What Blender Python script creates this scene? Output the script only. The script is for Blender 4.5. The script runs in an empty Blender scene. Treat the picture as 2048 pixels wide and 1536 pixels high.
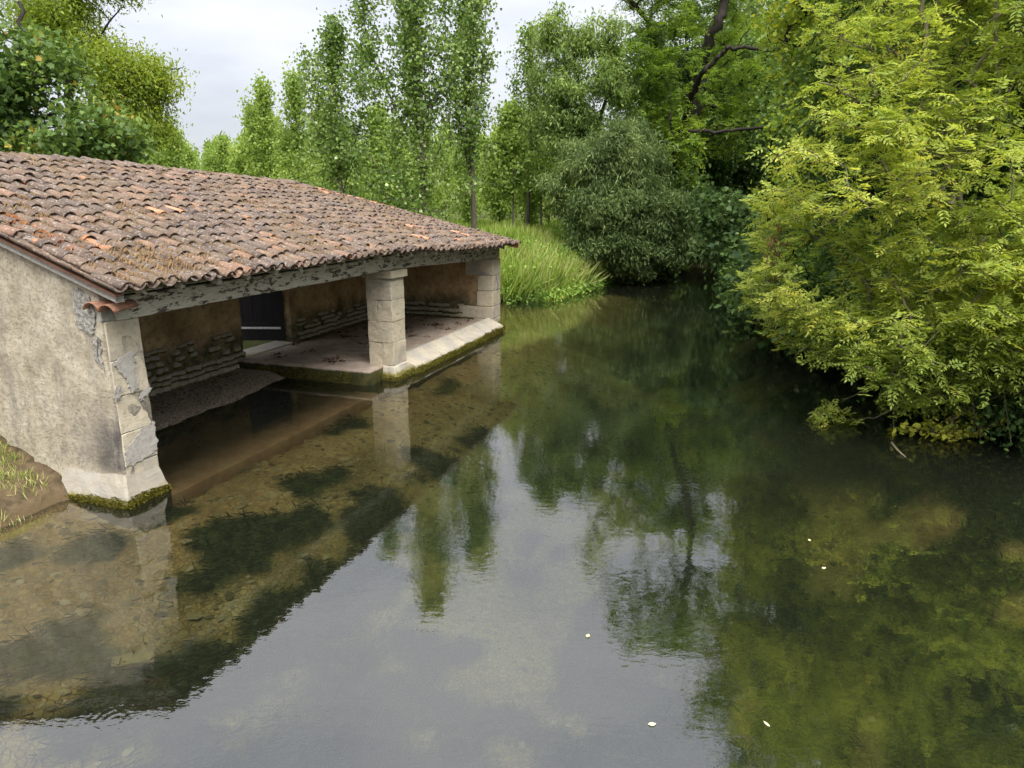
import bpy, bmesh, math
import numpy as np
from mathutils import Vector, Matrix

# ------------------------------------------------------------------ scene, camera, light
scene = bpy.context.scene
COL = scene.collection
F, H, YH = 1400.0, 3.3, 400.0          # focal length in photo pixels, eye height over the water, horizon row
P = math.atan((768 - YH) / F); cP, sP = math.cos(P), math.sin(P)

cam = bpy.data.cameras.new('camera'); camo = bpy.data.objects.new('camera', cam); COL.objects.link(camo)
camo.location = (0, 0, H); camo.rotation_euler = (math.pi / 2 - P, 0, 0)
cam.sensor_width = 36; cam.lens = F / 2048 * 36; cam.clip_end = 2000; cam.clip_start = .05
scene.camera = camo

SUN_EL, SUN_AZ = math.radians(58), math.radians(165)   # azimuth clockwise from +Y
world = bpy.data.worlds.new('World'); scene.world = world; world.use_nodes = True
wt = world.node_tree; wt.nodes.clear()
def wn(t, **k):
    n = wt.nodes.new(t)
    for a, b in k.items(): setattr(n, a, b)
    return n
sky = wn('ShaderNodeTexSky', sky_type='NISHITA', sun_disc=False, sun_elevation=SUN_EL, sun_rotation=SUN_AZ)
skym = wn('ShaderNodeVectorMath', operation='SCALE'); skym.inputs['Scale'].default_value = 0.05
tcw = wn('ShaderNodeTexCoord')
sep = wn('ShaderNodeSeparateXYZ')
mp = wn('ShaderNodeMapping'); mp.inputs['Scale'].default_value = (1, 1, 3.2); mp.inputs['Rotation'].default_value = (.15, .1, .6)
cn = wn('ShaderNodeTexNoise'); cn.inputs['Scale'].default_value = 1.7; cn.inputs['Detail'].default_value = 7; cn.inputs['Roughness'].default_value = .52
cr = wn('ShaderNodeValToRGB')
e = cr.color_ramp.elements
e[0].position = .36; e[0].color = (.122, .128, .145, 1); e[1].position = .60; e[1].color = (.190, .190, .197, 1)
el = wn('ShaderNodeMath', operation='MULTIPLY_ADD'); el.inputs[1].default_value = 1.75; el.inputs[2].default_value = .80
mx = wn('ShaderNodeMath', operation='MAXIMUM'); mx.inputs[1].default_value = 0
cl = wn('ShaderNodeVectorMath', operation='SCALE')
mixw = wn('ShaderNodeMix', data_type='RGBA'); mixw.inputs[0].default_value = .9
bg = wn('ShaderNodeBackground'); bg.inputs['Strength'].default_value = 1.0
wo = wn('ShaderNodeOutputWorld')
L = wt.links.new
L(tcw.outputs['Generated'], sep.inputs[0]); L(tcw.outputs['Generated'], mp.inputs[0]); L(mp.outputs[0], cn.inputs['Vector'])
L(cn.outputs['Fac'], cr.inputs[0]); L(sep.outputs[2], mx.inputs[0]); L(mx.outputs[0], el.inputs[0])
L(cr.outputs[0], cl.inputs[0]); L(el.outputs[0], cl.inputs['Scale'])       # overcast sky: brighter towards the zenith
L(sky.outputs[0], skym.inputs[0]); L(skym.outputs[0], mixw.inputs[6]); L(cl.outputs[0], mixw.inputs[7])
L(mixw.outputs[2], bg.inputs[0]); L(bg.outputs[0], wo.inputs[0])

world.cycles.sampling_method = 'MANUAL'; world.cycles.sample_map_resolution = 256
sl = bpy.data.lights.new('sun', 'SUN'); sl.energy = 1.5; sl.angle = math.radians(50); sl.color = (1, .96, .9)
so = bpy.data.objects.new('sun', sl); COL.objects.link(so)
sd = Vector((math.sin(SUN_AZ) * math.cos(SUN_EL), math.cos(SUN_AZ) * math.cos(SUN_EL), math.sin(SUN_EL)))
so.rotation_euler = (-sd).to_track_quat('-Z', 'Y').to_euler(); so.location = (0, 0, 40)

vs = scene.view_settings; vs.view_transform = 'Standard'; vs.look = 'None'; vs.exposure = 2.3; vs.gamma = 1; vs.use_curve_mapping = False
cy = scene.cycles
cy.max_bounces = 7; cy.diffuse_bounces = 3; cy.glossy_bounces = 2; cy.transmission_bounces = 3; cy.use_adaptive_sampling = True; cy.adaptive_threshold = .03; cy.transparent_max_bounces = 12
cy.use_denoising = True; cy.caustics_reflective = False; cy.caustics_refractive = False; cy.sample_clamp_indirect = 4
try: cy.denoiser = 'OPENIMAGEDENOISE'; cy.denoising_input_passes = 'RGB_ALBEDO_NORMAL'; cy.denoising_prefilter = 'ACCURATE'
except Exception: pass

# ------------------------------------------------------------------ pixels to places
def ray(u, v):
    a = (u - 1024) / F; b = -(v - 768) / F
    return np.array([a, cP + b * sP, -sP + b * cP])
def onz(u, v, z=0.0):
    d = ray(u, v); return np.array([0, 0, H]) + (z - H) / d[2] * d
def PX(u, v, Y):                                   # point on the ray of a pixel at ground distance Y in front
    d = ray(u, v); return np.array([0, 0, H]) + Y / d[1] * d
A = onz(325, 975); B = onz(998, 655)
ax = (B - A)[:2]; ax = ax / np.linalg.norm(ax); nn = np.array([-ax[1], ax[0]])
def SN(x, y):                                      # world -> building coordinates (s along the river front, n inland)
    return (x - A[0]) * ax[0] + (y - A[1]) * ax[1], (x - A[0]) * nn[0] + (y - A[1]) * nn[1]
def W(s, n, z): return np.array([A[0] + s * ax[0] + n * nn[0], A[1] + s * ax[1] + n * nn[1], z])

# ------------------------------------------------------------------ small numpy noise
def _h(i, j, k, seed):
    x = (i * 374761393 + j * 668265263 + k * 2147483647 + seed * 1274126177) & 0xffffffff
    x = ((x ^ (x >> 13)) * 1274126177) & 0xffffffff
    return ((x ^ (x >> 16)) & 0xffff) / 65535.0
def vnoise(x, y, z=None, seed=0):
    x = np.asarray(x, float); y = np.asarray(y, float); z = np.zeros_like(x) if z is None else np.asarray(z, float)
    xi, yi, zi = [np.floor(q).astype(np.int64) for q in (x, y, z)]
    fx, fy, fz = x - xi, y - yi, z - zi
    fx, fy, fz = [q * q * (3 - 2 * q) for q in (fx, fy, fz)]
    r = 0
    for a in (0, 1):
        for b in (0, 1):
            for c in (0, 1):
                w = (fx if a else 1 - fx) * (fy if b else 1 - fy) * (fz if c else 1 - fz)
                r = r + w * _h(xi + a, yi + b, zi + c, seed)
    return r
def fbm(x, y, z=None, seed=0, oct=4):
    r = 0; a = .5
    for o in range(oct):
        r = r + a * vnoise(np.asarray(x) * 2 ** o, np.asarray(y) * 2 ** o, None if z is None else np.asarray(z) * 2 ** o, seed + o * 7); a *= .5
    return r
def sstep(a, b, x):
    t = np.clip((x - a) / (b - a), 0, 1); return t * t * (3 - 2 * t)

# ------------------------------------------------------------------ object helpers
def tag(o, label=None, cat=None, group=None, kind=None):
    if label: o['label'] = label
    if cat: o['category'] = cat
    if group: o['group'] = group
    if kind: o['kind'] = kind
    return o
def empty(name, loc=(0, 0, 0), rz=0, parent=None):
    o = bpy.data.objects.new(name, None); COL.objects.link(o); o.location = loc; o.rotation_euler = (0, 0, rz); o.parent = parent
    o.empty_display_size = .2
    return o
def meshobj(name, me, mat=None, parent=None):
    o = bpy.data.objects.new(name, me); COL.objects.link(o); o.parent = parent
    if mat and not me.materials: me.materials.append(mat)
    return o
def mesh_np(name, V, loops, counts, tone=None, smooth=False):
    me = bpy.data.meshes.new(name)
    V = np.ascontiguousarray(V, np.float32); loops = np.ascontiguousarray(loops, np.int32); counts = np.ascontiguousarray(counts, np.int32)
    me.vertices.add(len(V)); me.vertices.foreach_set('co', V.ravel())
    me.loops.add(len(loops)); me.loops.foreach_set('vertex_index', loops)
    me.polygons.add(len(counts))
    st = np.zeros(len(counts), np.int32); st[1:] = np.cumsum(counts)[:-1]
    me.polygons.foreach_set('loop_start', st); me.polygons.foreach_set('loop_total', counts)
    if smooth: me.polygons.foreach_set('use_smooth', np.ones(len(counts), bool))
    if tone is not None:
        at = me.attributes.new('tone', 'FLOAT', 'POINT'); at.data.foreach_set('value', np.ascontiguousarray(tone, np.float32))
    me.update(calc_edges=True)
    return me
def faces_np(faces):
    loops = np.array([i for f in faces for i in f], np.int64); counts = np.array([len(f) for f in faces], np.int64)
    return loops, counts
def stamp(name, tv, tf, pos, X, Y, Z, sc, tone=None):
    """copies of one small template (tv, tf) at pos with axes X,Y,Z and scale sc, joined in one mesh"""
    tv = np.asarray(tv, float); n = len(pos); m = len(tv)
    if np.ndim(sc) == 1: sc = np.asarray(sc)[:, None].repeat(3, 1)
    V = (pos[:, None, :] + (tv[None, :, 0] * sc[:, 0:1])[..., None] * X[:, None, :] + (tv[None, :, 1] * sc[:, 1:2])[..., None] * Y[:, None, :]
         + (tv[None, :, 2] * sc[:, 2:3])[..., None] * Z[:, None, :]).reshape(-1, 3)
    l, c = faces_np(tf)
    loops = (l[None, :] + (np.arange(n) * m)[:, None]).ravel(); counts = np.tile(c, n)
    return mesh_np(name, V, loops, counts, None if tone is None else np.repeat(tone, m))
def unit(v): return v / (np.linalg.norm(v, axis=-1, keepdims=True) + 1e-9)
def frame(axis, nrm):
    Y = unit(axis); X = unit(np.cross(Y, nrm)); Z = np.cross(X, Y); return X, Y, Z
def grid_mesh(name, V, nu, nv, smooth=True, tone=None, flip=False):
    i = np.arange(nu - 1)[:, None]; j = np.arange(nv - 1)[None, :]
    a = (i * nv + j).ravel(); q = np.stack([a, a + nv, a + nv + 1, a + 1], 1)
    if flip: q = q[:, ::-1]
    return mesh_np(name, V, q.ravel(), np.full(len(q), 4), tone, smooth)
def bm_mesh(name, bm):
    me = bpy.data.meshes.new(name); bmesh.ops.recalc_face_normals(bm, faces=bm.faces); bm.to_mesh(me); bm.free(); return me
def box_bm(x0, x1, y0, y1, z0, z1, bev=.0, jit=0., rng=None, seg=1):
    bm = bmesh.new(); bmesh.ops.create_cube(bm, size=1)
    for v in bm.verts: v.co = Vector(((x0 + x1) / 2 + v.co.x * (x1 - x0), (y0 + y1) / 2 + v.co.y * (y1 - y0), (z0 + z1) / 2 + v.co.z * (z1 - z0)))
    if bev: bmesh.ops.bevel(bm, geom=list(bm.edges), offset=bev, segments=seg, affect='EDGES', profile=.6)
    if jit:
        for v in bm.verts: v.co += Vector([float(q_) for q_ in rng.uniform(-jit, jit, 3)])
    return bm
def box(name, b, mat, parent, bev=.0, jit=0., rng=None, seg=1):
    return meshobj(name, bm_mesh(name, box_bm(*b, bev, jit, rng, seg)), mat, parent)
def rough_box(name, b, mat, parent, cell=.08, amp=.01, seed=0, smooth=False, bev=.012):
    """box whose faces are divided and pushed about by noise: worn stone or uneven plaster"""
    x0, x1, y0, y1, z0, z1 = b
    bm = box_bm(*b, bev)
    L_ = max(x1 - x0, y1 - y0, z1 - z0)
    for k in range(8):
        ed = [e_ for e_ in bm.edges if e_.calc_length() > cell * 1.7]
        if not ed: break
        bmesh.ops.subdivide_edges(bm, edges=ed, cuts=1, use_grid_fill=True)
        if len(bm.verts) > 30000: break
    bm.normal_update()
    co = np.array([v.co for v in bm.verts]); no = np.array([v.normal for v in bm.verts])
    d = (fbm(co[:, 0] * 5 + 3, co[:, 1] * 5, co[:, 2] * 5, seed, 4) - .47) * 2 * amp
    for v, c, n_, q in zip(bm.verts, co, no, d): v.co = Vector(c + n_ * q)
    me = bm_mesh(name, bm)
    if smooth: me.polygons.foreach_set('use_smooth', np.ones(len(me.polygons), bool))
    return meshobj(name, me, mat, parent)

# ------------------------------------------------------------------ materials
class M:
    def __init__(s, name):
        s.m = bpy.data.materials.new(name); s.m.use_nodes = True; s.t = s.m.node_tree; s.t.nodes.clear()
        s.out = s.t.nodes.new('ShaderNodeOutputMaterial')
    def n(s, typ, props=None, **inp):
        nd = s.t.nodes.new('ShaderNode' + typ)
        for k, v in (props or {}).items(): setattr(nd, k, v)
        for k, v in inp.items():
            k = k.replace('_', ' ') if k.replace('_', ' ') in nd.inputs else k
            s.set(nd.inputs[k], v)
        return nd
    def set(s, sock, v):
        if isinstance(v, bpy.types.NodeSocket): s.t.links.new(v, sock)
        elif isinstance(v, (tuple, list)) and sock.type == 'RGBA' and len(v) == 3: sock.default_value = (*v, 1)
        else: sock.default_value = v
    def obj(s): return s.n('TexCoord').outputs['Object']
    def pos(s): return s.n('NewGeometry').outputs['Position']
    def noise(s, vec, scale, detail=4, rough=.55, out='Fac', dist=0):
        return s.n('TexNoise', Vector=vec, Scale=scale, Detail=detail, Roughness=rough, Distortion=dist).outputs[out]
    def vor(s, vec, scale, feature='F1', out='Distance', rnd=1):
        return s.n('TexVoronoi', dict(feature=feature), Vector=vec, Scale=scale, Randomness=rnd).outputs[out]
    def mapv(s, vec, scale=(1, 1, 1), rot=(0, 0, 0), loc=(0, 0, 0)):
        return s.n('Mapping', Vector=vec, Scale=scale, Rotation=rot, Location=loc).outputs[0]
    def math(s, op, a, b=None, c=None, clamp=False):
        nd = s.n('Math', dict(operation=op, use_clamp=clamp)); s.set(nd.inputs[0], a)
        if b is not None: s.set(nd.inputs[1], b)
        if c is not None: s.set(nd.inputs[2], c)
        return nd.outputs[0]
    def rng(s, v, a, b, c=0., d=1.):
        nd = s.n('MapRange', dict(clamp=True)); s.set(nd.inputs[0], v)
        for i, q in enumerate((a, b, c, d)): nd.inputs[1 + i].default_value = q
        return nd.outputs[0]
    def mix(s, f, a, b, mode='MIX'):
        nd = s.n('Mix', dict(data_type='RGBA', blend_type=mode)); s.set(nd.inputs[0], f); s.set(nd.inputs[6], a); s.set(nd.inputs[7], b)
        return nd.outputs[2]
    def ramp(s, f, stops, interp='LINEAR'):
        nd = s.n('ValToRGB'); s.set(nd.inputs[0], f); r = nd.color_ramp; r.interpolation = interp
        while len(r.elements) < len(stops): r.elements.new(.5)
        for e_, (p_, c_) in zip(r.elements, stops): e_.position = p_; e_.color = (*c_, 1) if len(c_) == 3 else c_
        return nd.outputs[0]
    def xyz(s, v): return s.n('SeparateXYZ', Vector=v).outputs
    def bump(s, h, strength=.3, dist=.02, nrm=None):
        k = dict(Height=h, Strength=strength, Distance=dist)
        if nrm is not None: k['Normal'] = nrm
        return s.n('Bump', **k).outputs[0]
    def pbr(s, col, rough=.8, bump=None, spec=.3, metal=0.):
        nd = s.n('BsdfPrincipled'); s.set(nd.inputs['Base Color'], col); s.set(nd.inputs['Roughness'], rough)
        nd.inputs['Specular IOR Level'].default_value = spec; nd.inputs['Metallic'].default_value = metal
        if bump is not None: s.set(nd.inputs['Normal'], bump)
        s.t.links.new(nd.outputs[0], s.out.inputs[0]); return s.m

def m_leaf(name, stops, trans=.35, rough=.55, spec=.25):
    if trans >= .25: stops = [(p_, tuple(min(.6, c_ * LEAFGAIN) for c_ in q_)) for p_, q_ in stops]; trans += .08
    q = M(name); t = q.n('Attribute', dict(attribute_name='tone')).outputs['Fac']
    col = q.ramp(t, stops)
    nd = q.n('BsdfPrincipled'); q.set(nd.inputs['Base Color'], col); nd.inputs['Roughness'].default_value = rough; nd.inputs['Specular IOR Level'].default_value = spec
    hs = q.n('HueSaturation', Hue=.485, Saturation=1.1, Value=1.25, Color=col)
    tr = q.n('BsdfTranslucent', Color=hs.outputs[0])
    ms = q.n('MixShader'); ms.inputs[0].default_value = trans
    q.t.links.new(nd.outputs[0], ms.inputs[1]); q.t.links.new(tr.outputs[0], ms.inputs[2]); q.t.links.new(ms.outputs[0], q.out.inputs[0])
    return q.m
def m_bark(name, c0, c1, scale=14):
    q = M(name); v = q.mapv(q.pos(), (1, 1, .25)); n1 = q.noise(v, scale, 6, .65)
    return q.pbr(q.ramp(n1, [(.3, c0), (.7, c1)]), .9, q.bump(n1, .6, .02), .1)

def m_plaster_gable():
    q = M('lime_plaster_weathered'); o = q.obj()
    n1 = q.noise(o, 2.2, 6, .6); n2 = q.noise(o, 11, 5, .65); n3 = q.noise(q.mapv(o, (1, 1, .22)), 3.5, 6, .65)
    c = q.ramp(n1, [(.3, (.26, .225, .165)), (.45, (.39, .345, .26)), (.55, (.43, .385, .295)), (.7, (.52, .48, .39))])
    c = q.mix(q.rng(n2, .48, .7, 0, .75), c, (.24, .21, .155))
    c = q.mix(q.rng(n3, .52, .72, 0, .75), c, (.17, .155, .13))
    x = q.xyz(o)
    st = q.math('MULTIPLY', q.rng(x[1], .85, .05), q.rng(n3, .30, .52))                      # damp black growth by the corner
    st = q.math('MULTIPLY', st, q.math('MULTIPLY', q.rng(x[2], 1.25, .8), q.rng(x[2], .28, .42)))
    c = q.mix(q.math('MULTIPLY', st, .95), c, (.07, .065, .068))
    low = q.math('MULTIPLY', q.rng(x[2], .36, .2), q.rng(n2, .2, .5))
    c = q.mix(low, c, (.5, .45, .36))
    gr = q.math('MULTIPLY', q.rng(x[2], .16, .08), q.rng(n2, .25, .5)); c = q.mix(gr, c, (.12, .1, .02))
    n4 = q.noise(o, 30, 4, .7); pit = q.rng(n4, .3, .5); c = q.mix(q.math('MULTIPLY', q.math('SUBTRACT', 1, pit), .5), c, (.19, .165, .125)); c = q.mix(q.rng(n4, .62, .75, 0, .3), c, (.52, .48, .40)); c = q.mix(q.math('MULTIPLY', q.rng(x[2], 1.3, .6), q.rng(q.noise(o, 4.5, 6, .65), .5, .66, 0, .8)), c, (.20, .175, .14))
    hgt = q.math('ADD', q.math('MULTIPLY', n2, .7), q.math('MULTIPLY', pit, .25))
    return q.pbr(c, .92, q.bump(hgt, .9, .022), .15)
def m_plaster_inside():
    q = M('ochre_plaster_stained'); o = q.obj(); x = q.xyz(o)
    n1 = q.noise(o, 1.6, 6, .6); n2 = q.noise(o, 8, 6, .7)
    c = q.ramp(n1, [(.3, (.250, .163, .081)), (.5, (.450, .312, .163)), (.68, (.575, .425, .237))])
    c = q.mix(q.rng(n2, .48, .7, 0, .75), c, (.163, .106, .056))
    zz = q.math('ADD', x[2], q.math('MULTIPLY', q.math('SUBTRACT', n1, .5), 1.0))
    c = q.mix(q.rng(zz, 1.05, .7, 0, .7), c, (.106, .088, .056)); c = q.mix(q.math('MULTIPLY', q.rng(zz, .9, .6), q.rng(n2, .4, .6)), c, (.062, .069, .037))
    return q.pbr(c, .95, q.bump(n2, .9, .03), .1)
def m_stone(name, base, alt, algae_z=.13):
    q = M(name); o = q.obj(); x = q.xyz(o); r = q.n('ObjectInfo').outputs['Random']
    lines = q.noise(q.mapv(o, (6, 6, 42)), 1.6, 4, .6); n1 = q.noise(o, 3.1, 6, .65); n2 = q.noise(o, 16, 5, .65)
    c = q.mix(q.rng(n1, .32, .68), base, alt)
    c = q.mix(q.math('MULTIPLY', r, .3), c, (.5, .46, .38))
    c = q.mix(q.rng(n2, .5, .7, 0, .6), c, (.27, .235, .175)); c = q.mix(q.rng(q.noise(o, 1.3, 5, .6), .5, .68, 0, .45), c, (.34, .32, .29))
    c = q.mix(q.rng(lines, .56, .72, 0, .28), c, (.26, .22, .15))
    g = q.math('MULTIPLY', q.rng(x[2], .85, .45), q.rng(q.noise(o, 2.3, 5, .6), .42, .6))
    c = q.mix(q.math('MULTIPLY', g, .55), c, (.28, .27, .26))
    zz = q.math('ADD', x[2], q.math('MULTIPLY', q.math('SUBTRACT', q.noise(o, 6, 6, .7), .5), .3))
    c = q.mix(q.rng(zz, algae_z + .06, algae_z, 0, .9), c, (.17, .15, .02)); c = q.mix(q.rng(zz, algae_z - .06, algae_z - .13, 0, .9), c, (.05, .05, .02))
    hgt = q.math('ADD', q.math('MULTIPLY', n2, .5), q.math('MULTIPLY', lines, .5))
    return q.pbr(c, .9, q.bump(hgt, .75, .016), .15)
def m_simple(name, c0, c1, scale=8, rough=.85, bump=.4, dist=.01, spec=.2, stretch=(1, 1, 1), metal=0.):
    q = M(name); o = q.mapv(q.obj(), stretch); n1 = q.noise(o, scale, 6, .65)
    return q.pbr(q.ramp(n1, [(.32, c0), (.68, c1)]), rough, q.bump(n1, bump, dist), spec, metal)
def m_beam():
    q = M('peeling_grey_paint_wood'); o = q.obj()
    n1 = q.noise(q.mapv(o, (1.3, 4, 4.5)), 4.5, 8, .74); n2 = q.noise(q.mapv(o, (2, 10, 22)), 3, 5, .6)
    m = q.rng(n1, .53, .56)
    c = q.mix(q.rng(n2, .3, .7), (.46, .42, .345), (.63, .585, .495)); c = q.mix(m, c, (.085, .072, .058))
    return q.pbr(c, .85, q.bump(q.math('ADD', q.math('MULTIPLY', m, -.6), q.math('MULTIPLY', n2, .4)), .6, .008), .2)
def m_tile(name, src):
    q = M(name); p = q.pos(); info = q.n('ObjectInfo').outputs['Random'] if src == 'object' else q.n('NewGeometry').outputs['Random Per Island']
    pv = q.mapv(p)
    c = q.ramp(info, [(0, (.085, .066, .058)), (.25, (.125, .092, .075)), (.5, (.165, .115, .088)), (.7, (.115, .092, .082)), (.88, (.19, .128, .095)), (.96, (.23, .135, .092)), (1, (.15, .12, .1))])
    n1 = q.noise(pv, 7, 6, .65); n2 = q.noise(pv, 30, 5, .65); n3 = q.noise(pv, 1.1, 4, .5)
    c = q.mix(q.rng(n1, .5, .72, 0, .7), c, (.121, .101, .095))
    c = q.mix(q.math('MULTIPLY', q.rng(n2, .53, .66), .7), c, (.405, .371, .324))                 # pale lichen
    c = q.mix(q.math('MULTIPLY', q.rng(n3, .45, .6), q.rng(q.noise(pv, 16, 6, .7), .42, .58, 0, .7)), c, (.185, .135, .085))   # dry moss film
    c = q.mix(q.math('MULTIPLY', q.rng(q.noise(pv, 2.7, 3, .5), .66, .7), q.rng(n1, .4, .55)), c, (.405, .203, .115))
    return q.pbr(c, .95, q.bump(q.math('ADD', n2, n1), .8, .012), .1)
def m_ground():
    q = M('ground_and_river_bed'); p = q.pos(); x = q.xyz(p); weed = q.n('Attribute', dict(attribute_name='tone')).outputs['Fac']
    n1 = q.noise(p, 1.3, 6, .6); n2 = q.noise(p, 9, 6, .65)
    pd = q.n('VectorMath', dict(operation='MULTIPLY_ADD')); q.set(pd.inputs[0], q.noise(p, 6, 2, .5, 'Color')); pd.inputs[1].default_value = (.12, .12, .12); q.set(pd.inputs[2], p)
    v1 = q.vor(pd.outputs[0], 17, 'F1', 'Color'); ve = q.vor(pd.outputs[0], 17, 'DISTANCE_TO_EDGE')
    peb = q.mix(.22, q.ramp(n1, [(.3, (.30, .19, .07)), (.55, (.52, .34, .135)), (.75, (.60, .45, .21))]), q.n('RGBToBW', Color=v1).outputs[0], 'OVERLAY')
    peb = q.mix(q.rng(ve, .12, .0, 0, .16), peb, (.10, .075, .035)); peb = q.mix(q.rng(n2, .55, .75, 0, .6), peb, (.10, .075, .03))
    peb = q.mix(weed, peb, q.mix(q.rng(n2, .3, .7), (.035, .05, .014), (.085, .11, .03)))
    s_, n_ = None, None
    land = q.mix(q.rng(n1, .35, .65), (.05, .085, .02), (.11, .105, .04)); land = q.mix(q.rng(n2, .5, .7, 0, .6), land, (.05, .045, .022))
    near = q.math('MULTIPLY', q.rng(x[0], -4.6, -5.0), q.rng(x[1], 9.5, 8.5)); land = q.mix(near, land, q.mix(q.rng(n2, .35, .65), (.06, .045, .026), (.13, .095, .056)))
    c = q.mix(q.rng(x[2], -.05, .01), peb, land); c = q.mix(q.math('MULTIPLY', q.rng(x[2], .1, .03), q.rng(x[2], -.03, .0)), c, (.09, .065, .035))      # wet margin
    return q.pbr(c, .95, q.bump(q.math('ADD', q.math('MULTIPLY', q.rng(ve, 0, .15), q.rng(x[2], .02, -.02, 0, .6)), n2), .8, .03), .1)
def m_water():
    q = M('river_water'); p = q.pos()
    a = q.noise(q.mapv(p, (1, 1, 1), (0, 0, .33)), 2.6, 3, .5); b = q.noise(q.mapv(p, (3.2, 6.5, 1), (0, 0, .2)), 2.0, 3, .55)
    patch = q.rng(q.noise(p, .28, 3, .5), .35, .68, .15, 1.0)
    h = q.math('ADD', q.math('MULTIPLY', a, .55), q.math('MULTIPLY', q.math('MULTIPLY', b, patch), .5))
    x = q.xyz(p)
    for (u, v, R, lam) in RINGS:                                                           # rings left by fish and insects
        c = onz(u, v); dx = q.math('SUBTRACT', x[0], float(c[0])); dy = q.math('SUBTRACT', x[1], float(c[1]))
        d = q.math('SQRT', q.math('ADD', q.math('MULTIPLY', dx, dx), q.math('MULTIPLY', dy, dy)))
        w = q.math('MULTIPLY', q.math('SINE', q.math('MULTIPLY', d, 6.283 / lam)), q.rng(d, R, R * .2, 0, .03))
        h = q.math('ADD', h, w)
    nb = q.bump(h, 1.0, .003)
    fr = q.n('Fresnel', IOR=2.2, Normal=nb).outputs[0]
    gl = q.n('BsdfGlossy', Color=(1, 1, 1), Roughness=.008, Normal=nb)
    tr = q.n('BsdfTransparent', Color=(.93, .95, .9)); ms = q.n('MixShader'); q.set(ms.inputs[0], fr)
    sil = q.n('BsdfDiffuse', Color=(.085, .10, .065)); m2 = q.n('MixShader'); m2.inputs[0].default_value = .07      # fine silt hanging in the water
    q.t.links.new(tr.outputs[0], m2.inputs[1]); q.t.links.new(sil.outputs[0], m2.inputs[2]); q.t.links.new(m2.outputs[0], ms.inputs[1]); q.t.links.new(gl.outputs[0], ms.inputs[2]); q.t.links.new(ms.outputs[0], q.out.inputs[0])
    va = None if NOVOL else q.n('VolumeAbsorption', Color=(.46, .60, .40), Density=.58)
    if va: q.t.links.new(va.outputs[0], q.out.inputs['Volume'])
    return q.m

RINGS = [(1380, 985, .9, .09), (1480, 1325, .4, .06), (230, 1440, .3, .05), (1030, 1150, .9, .12), (1150, 1130, .5, .07)]
MAT = {}
LEAFGAIN = 1.15
NOVOL = False
MAT['gable'] = m_plaster_gable(); MAT['inside'] = m_plaster_inside()
MAT['stone'] = m_stone('limestone_blocks', (.57, .50, .37), (.46, .395, .28))
MAT['footing'] = m_stone('rough_whitish_footing', (.33, .30, .245), (.23, .205, .155), .035)
MAT['slab'] = m_stone('worn_limestone_slab', (.50, .44, .34), (.40, .35, .27), .1)
MAT['mortar'] = m_simple('grey_mortar', (.30, .285, .26), (.46, .43, .38), 26, .95, .8, .012)
MAT['mortar_peb'] = m_simple('pebbled_mortar', (.10, .10, .095), (.45, .43, .38), 22, .95, 1., .03)
MAT['beam'] = m_beam()
MAT['rubble'] = m_stone('rubble_stone', (.40, .35, .24), (.26, .235, .16), -.1)
MAT['deck'] = m_simple('old_roof_boards', (.16, .12, .085), (.30, .235, .17), 7, .9, .4, .008, .15, (1, 9, 1))
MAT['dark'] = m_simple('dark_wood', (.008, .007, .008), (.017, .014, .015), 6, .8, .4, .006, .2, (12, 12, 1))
MAT['metal'] = m_simple('galvanised_strap', (.42, .43, .42), (.58, .58, .55), 20, .5, .1, .002, .5, (1, 1, 1), .3)
MAT['hole'] = m_simple('hole_shade', (.02, .02, .02), (.03, .03, .03), 10)  # near-black colour stands in for the shade inside the strap holes
def m_floor():
    q = M('worn_concrete_floor'); o = q.obj(); x = q.xyz(o); n1 = q.noise(o, 4.5, 6, .65); n2 = q.noise(o, 1.1, 4, .6)
    c = q.ramp(n1, [(.32, (.25, .195, .155)), (.68, (.42, .35, .285))]); c = q.mix(q.rng(n2, .45, .65, 0, .5), c, (.20, .145, .105))
    c = q.mix(q.rng(q.math('ADD', x[2], q.math('MULTIPLY', n1, .06)), .285, .255), c, q.mix(q.rng(n1, .35, .65), (.02, .022, .01), (.07, .065, .02)))
    return q.pbr(c, .85, q.bump(n1, .5, .012), .15)
MAT['floor'] = m_floor()
MAT['brown'] = m_simple('silted_brown_floor', (.42, .225, .11), (.60, .38, .2), 5, .9, .5, .012)
MAT['moss'] = m_simple('river_moss', (.05, .05, .01), (.20, .18, .025), 22, 1, 1., .02)
MAT['tile'] = m_tile('weathered_canal_tile', 'object'); MAT['tiles'] = m_tile('weathered_canal_tile_rows', 'island')
MAT['newtile'] = m_simple('newer_terracotta', (.42, .19, .11), (.55, .28, .175), 9, .85, .3, .006)
MAT['rust'] = m_simple('red_brown_verge', (.11, .06, .042), (.2, .105, .07), 9)
MAT['orange'] = m_simple('lichened_terracotta', (.15, .105, .085), (.45, .215, .125), 12, .9, .6, .01)
MAT['ground'] = m_ground(); MAT['water'] = m_water()
MAT['bark'] = m_bark('grey_brown_bark', (.07, .06, .045), (.16, .14, .11)); MAT['darkbark'] = m_bark('dark_bark', (.018, .016, .013), (.05, .043, .036))
MAT['palebark'] = m_bark('pale_ash_bark', (.11, .10, .06), (.21, .19, .12))
MAT['ash'] = m_leaf('ash_leaves', [(0, (.085, .135, .028)), (.3, (.175, .25, .045)), (.6, (.29, .37, .07)), (.9, (.42, .46, .095)), (1, (.52, .49, .09))], .42)
MAT['alder'] = m_leaf('alder_leaves', [(0, (.041, .083, .022)), (.45, (.100, .175, .037)), (.75, (.250, .350, .049)), (1, (.567, .634, .075))], .35)
MAT['dark_leaf'] = m_leaf('shade_leaves', [(0, (.031, .068, .020)), (.6, (.090, .158, .040)), (1, (.225, .338, .079))], .3)
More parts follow.
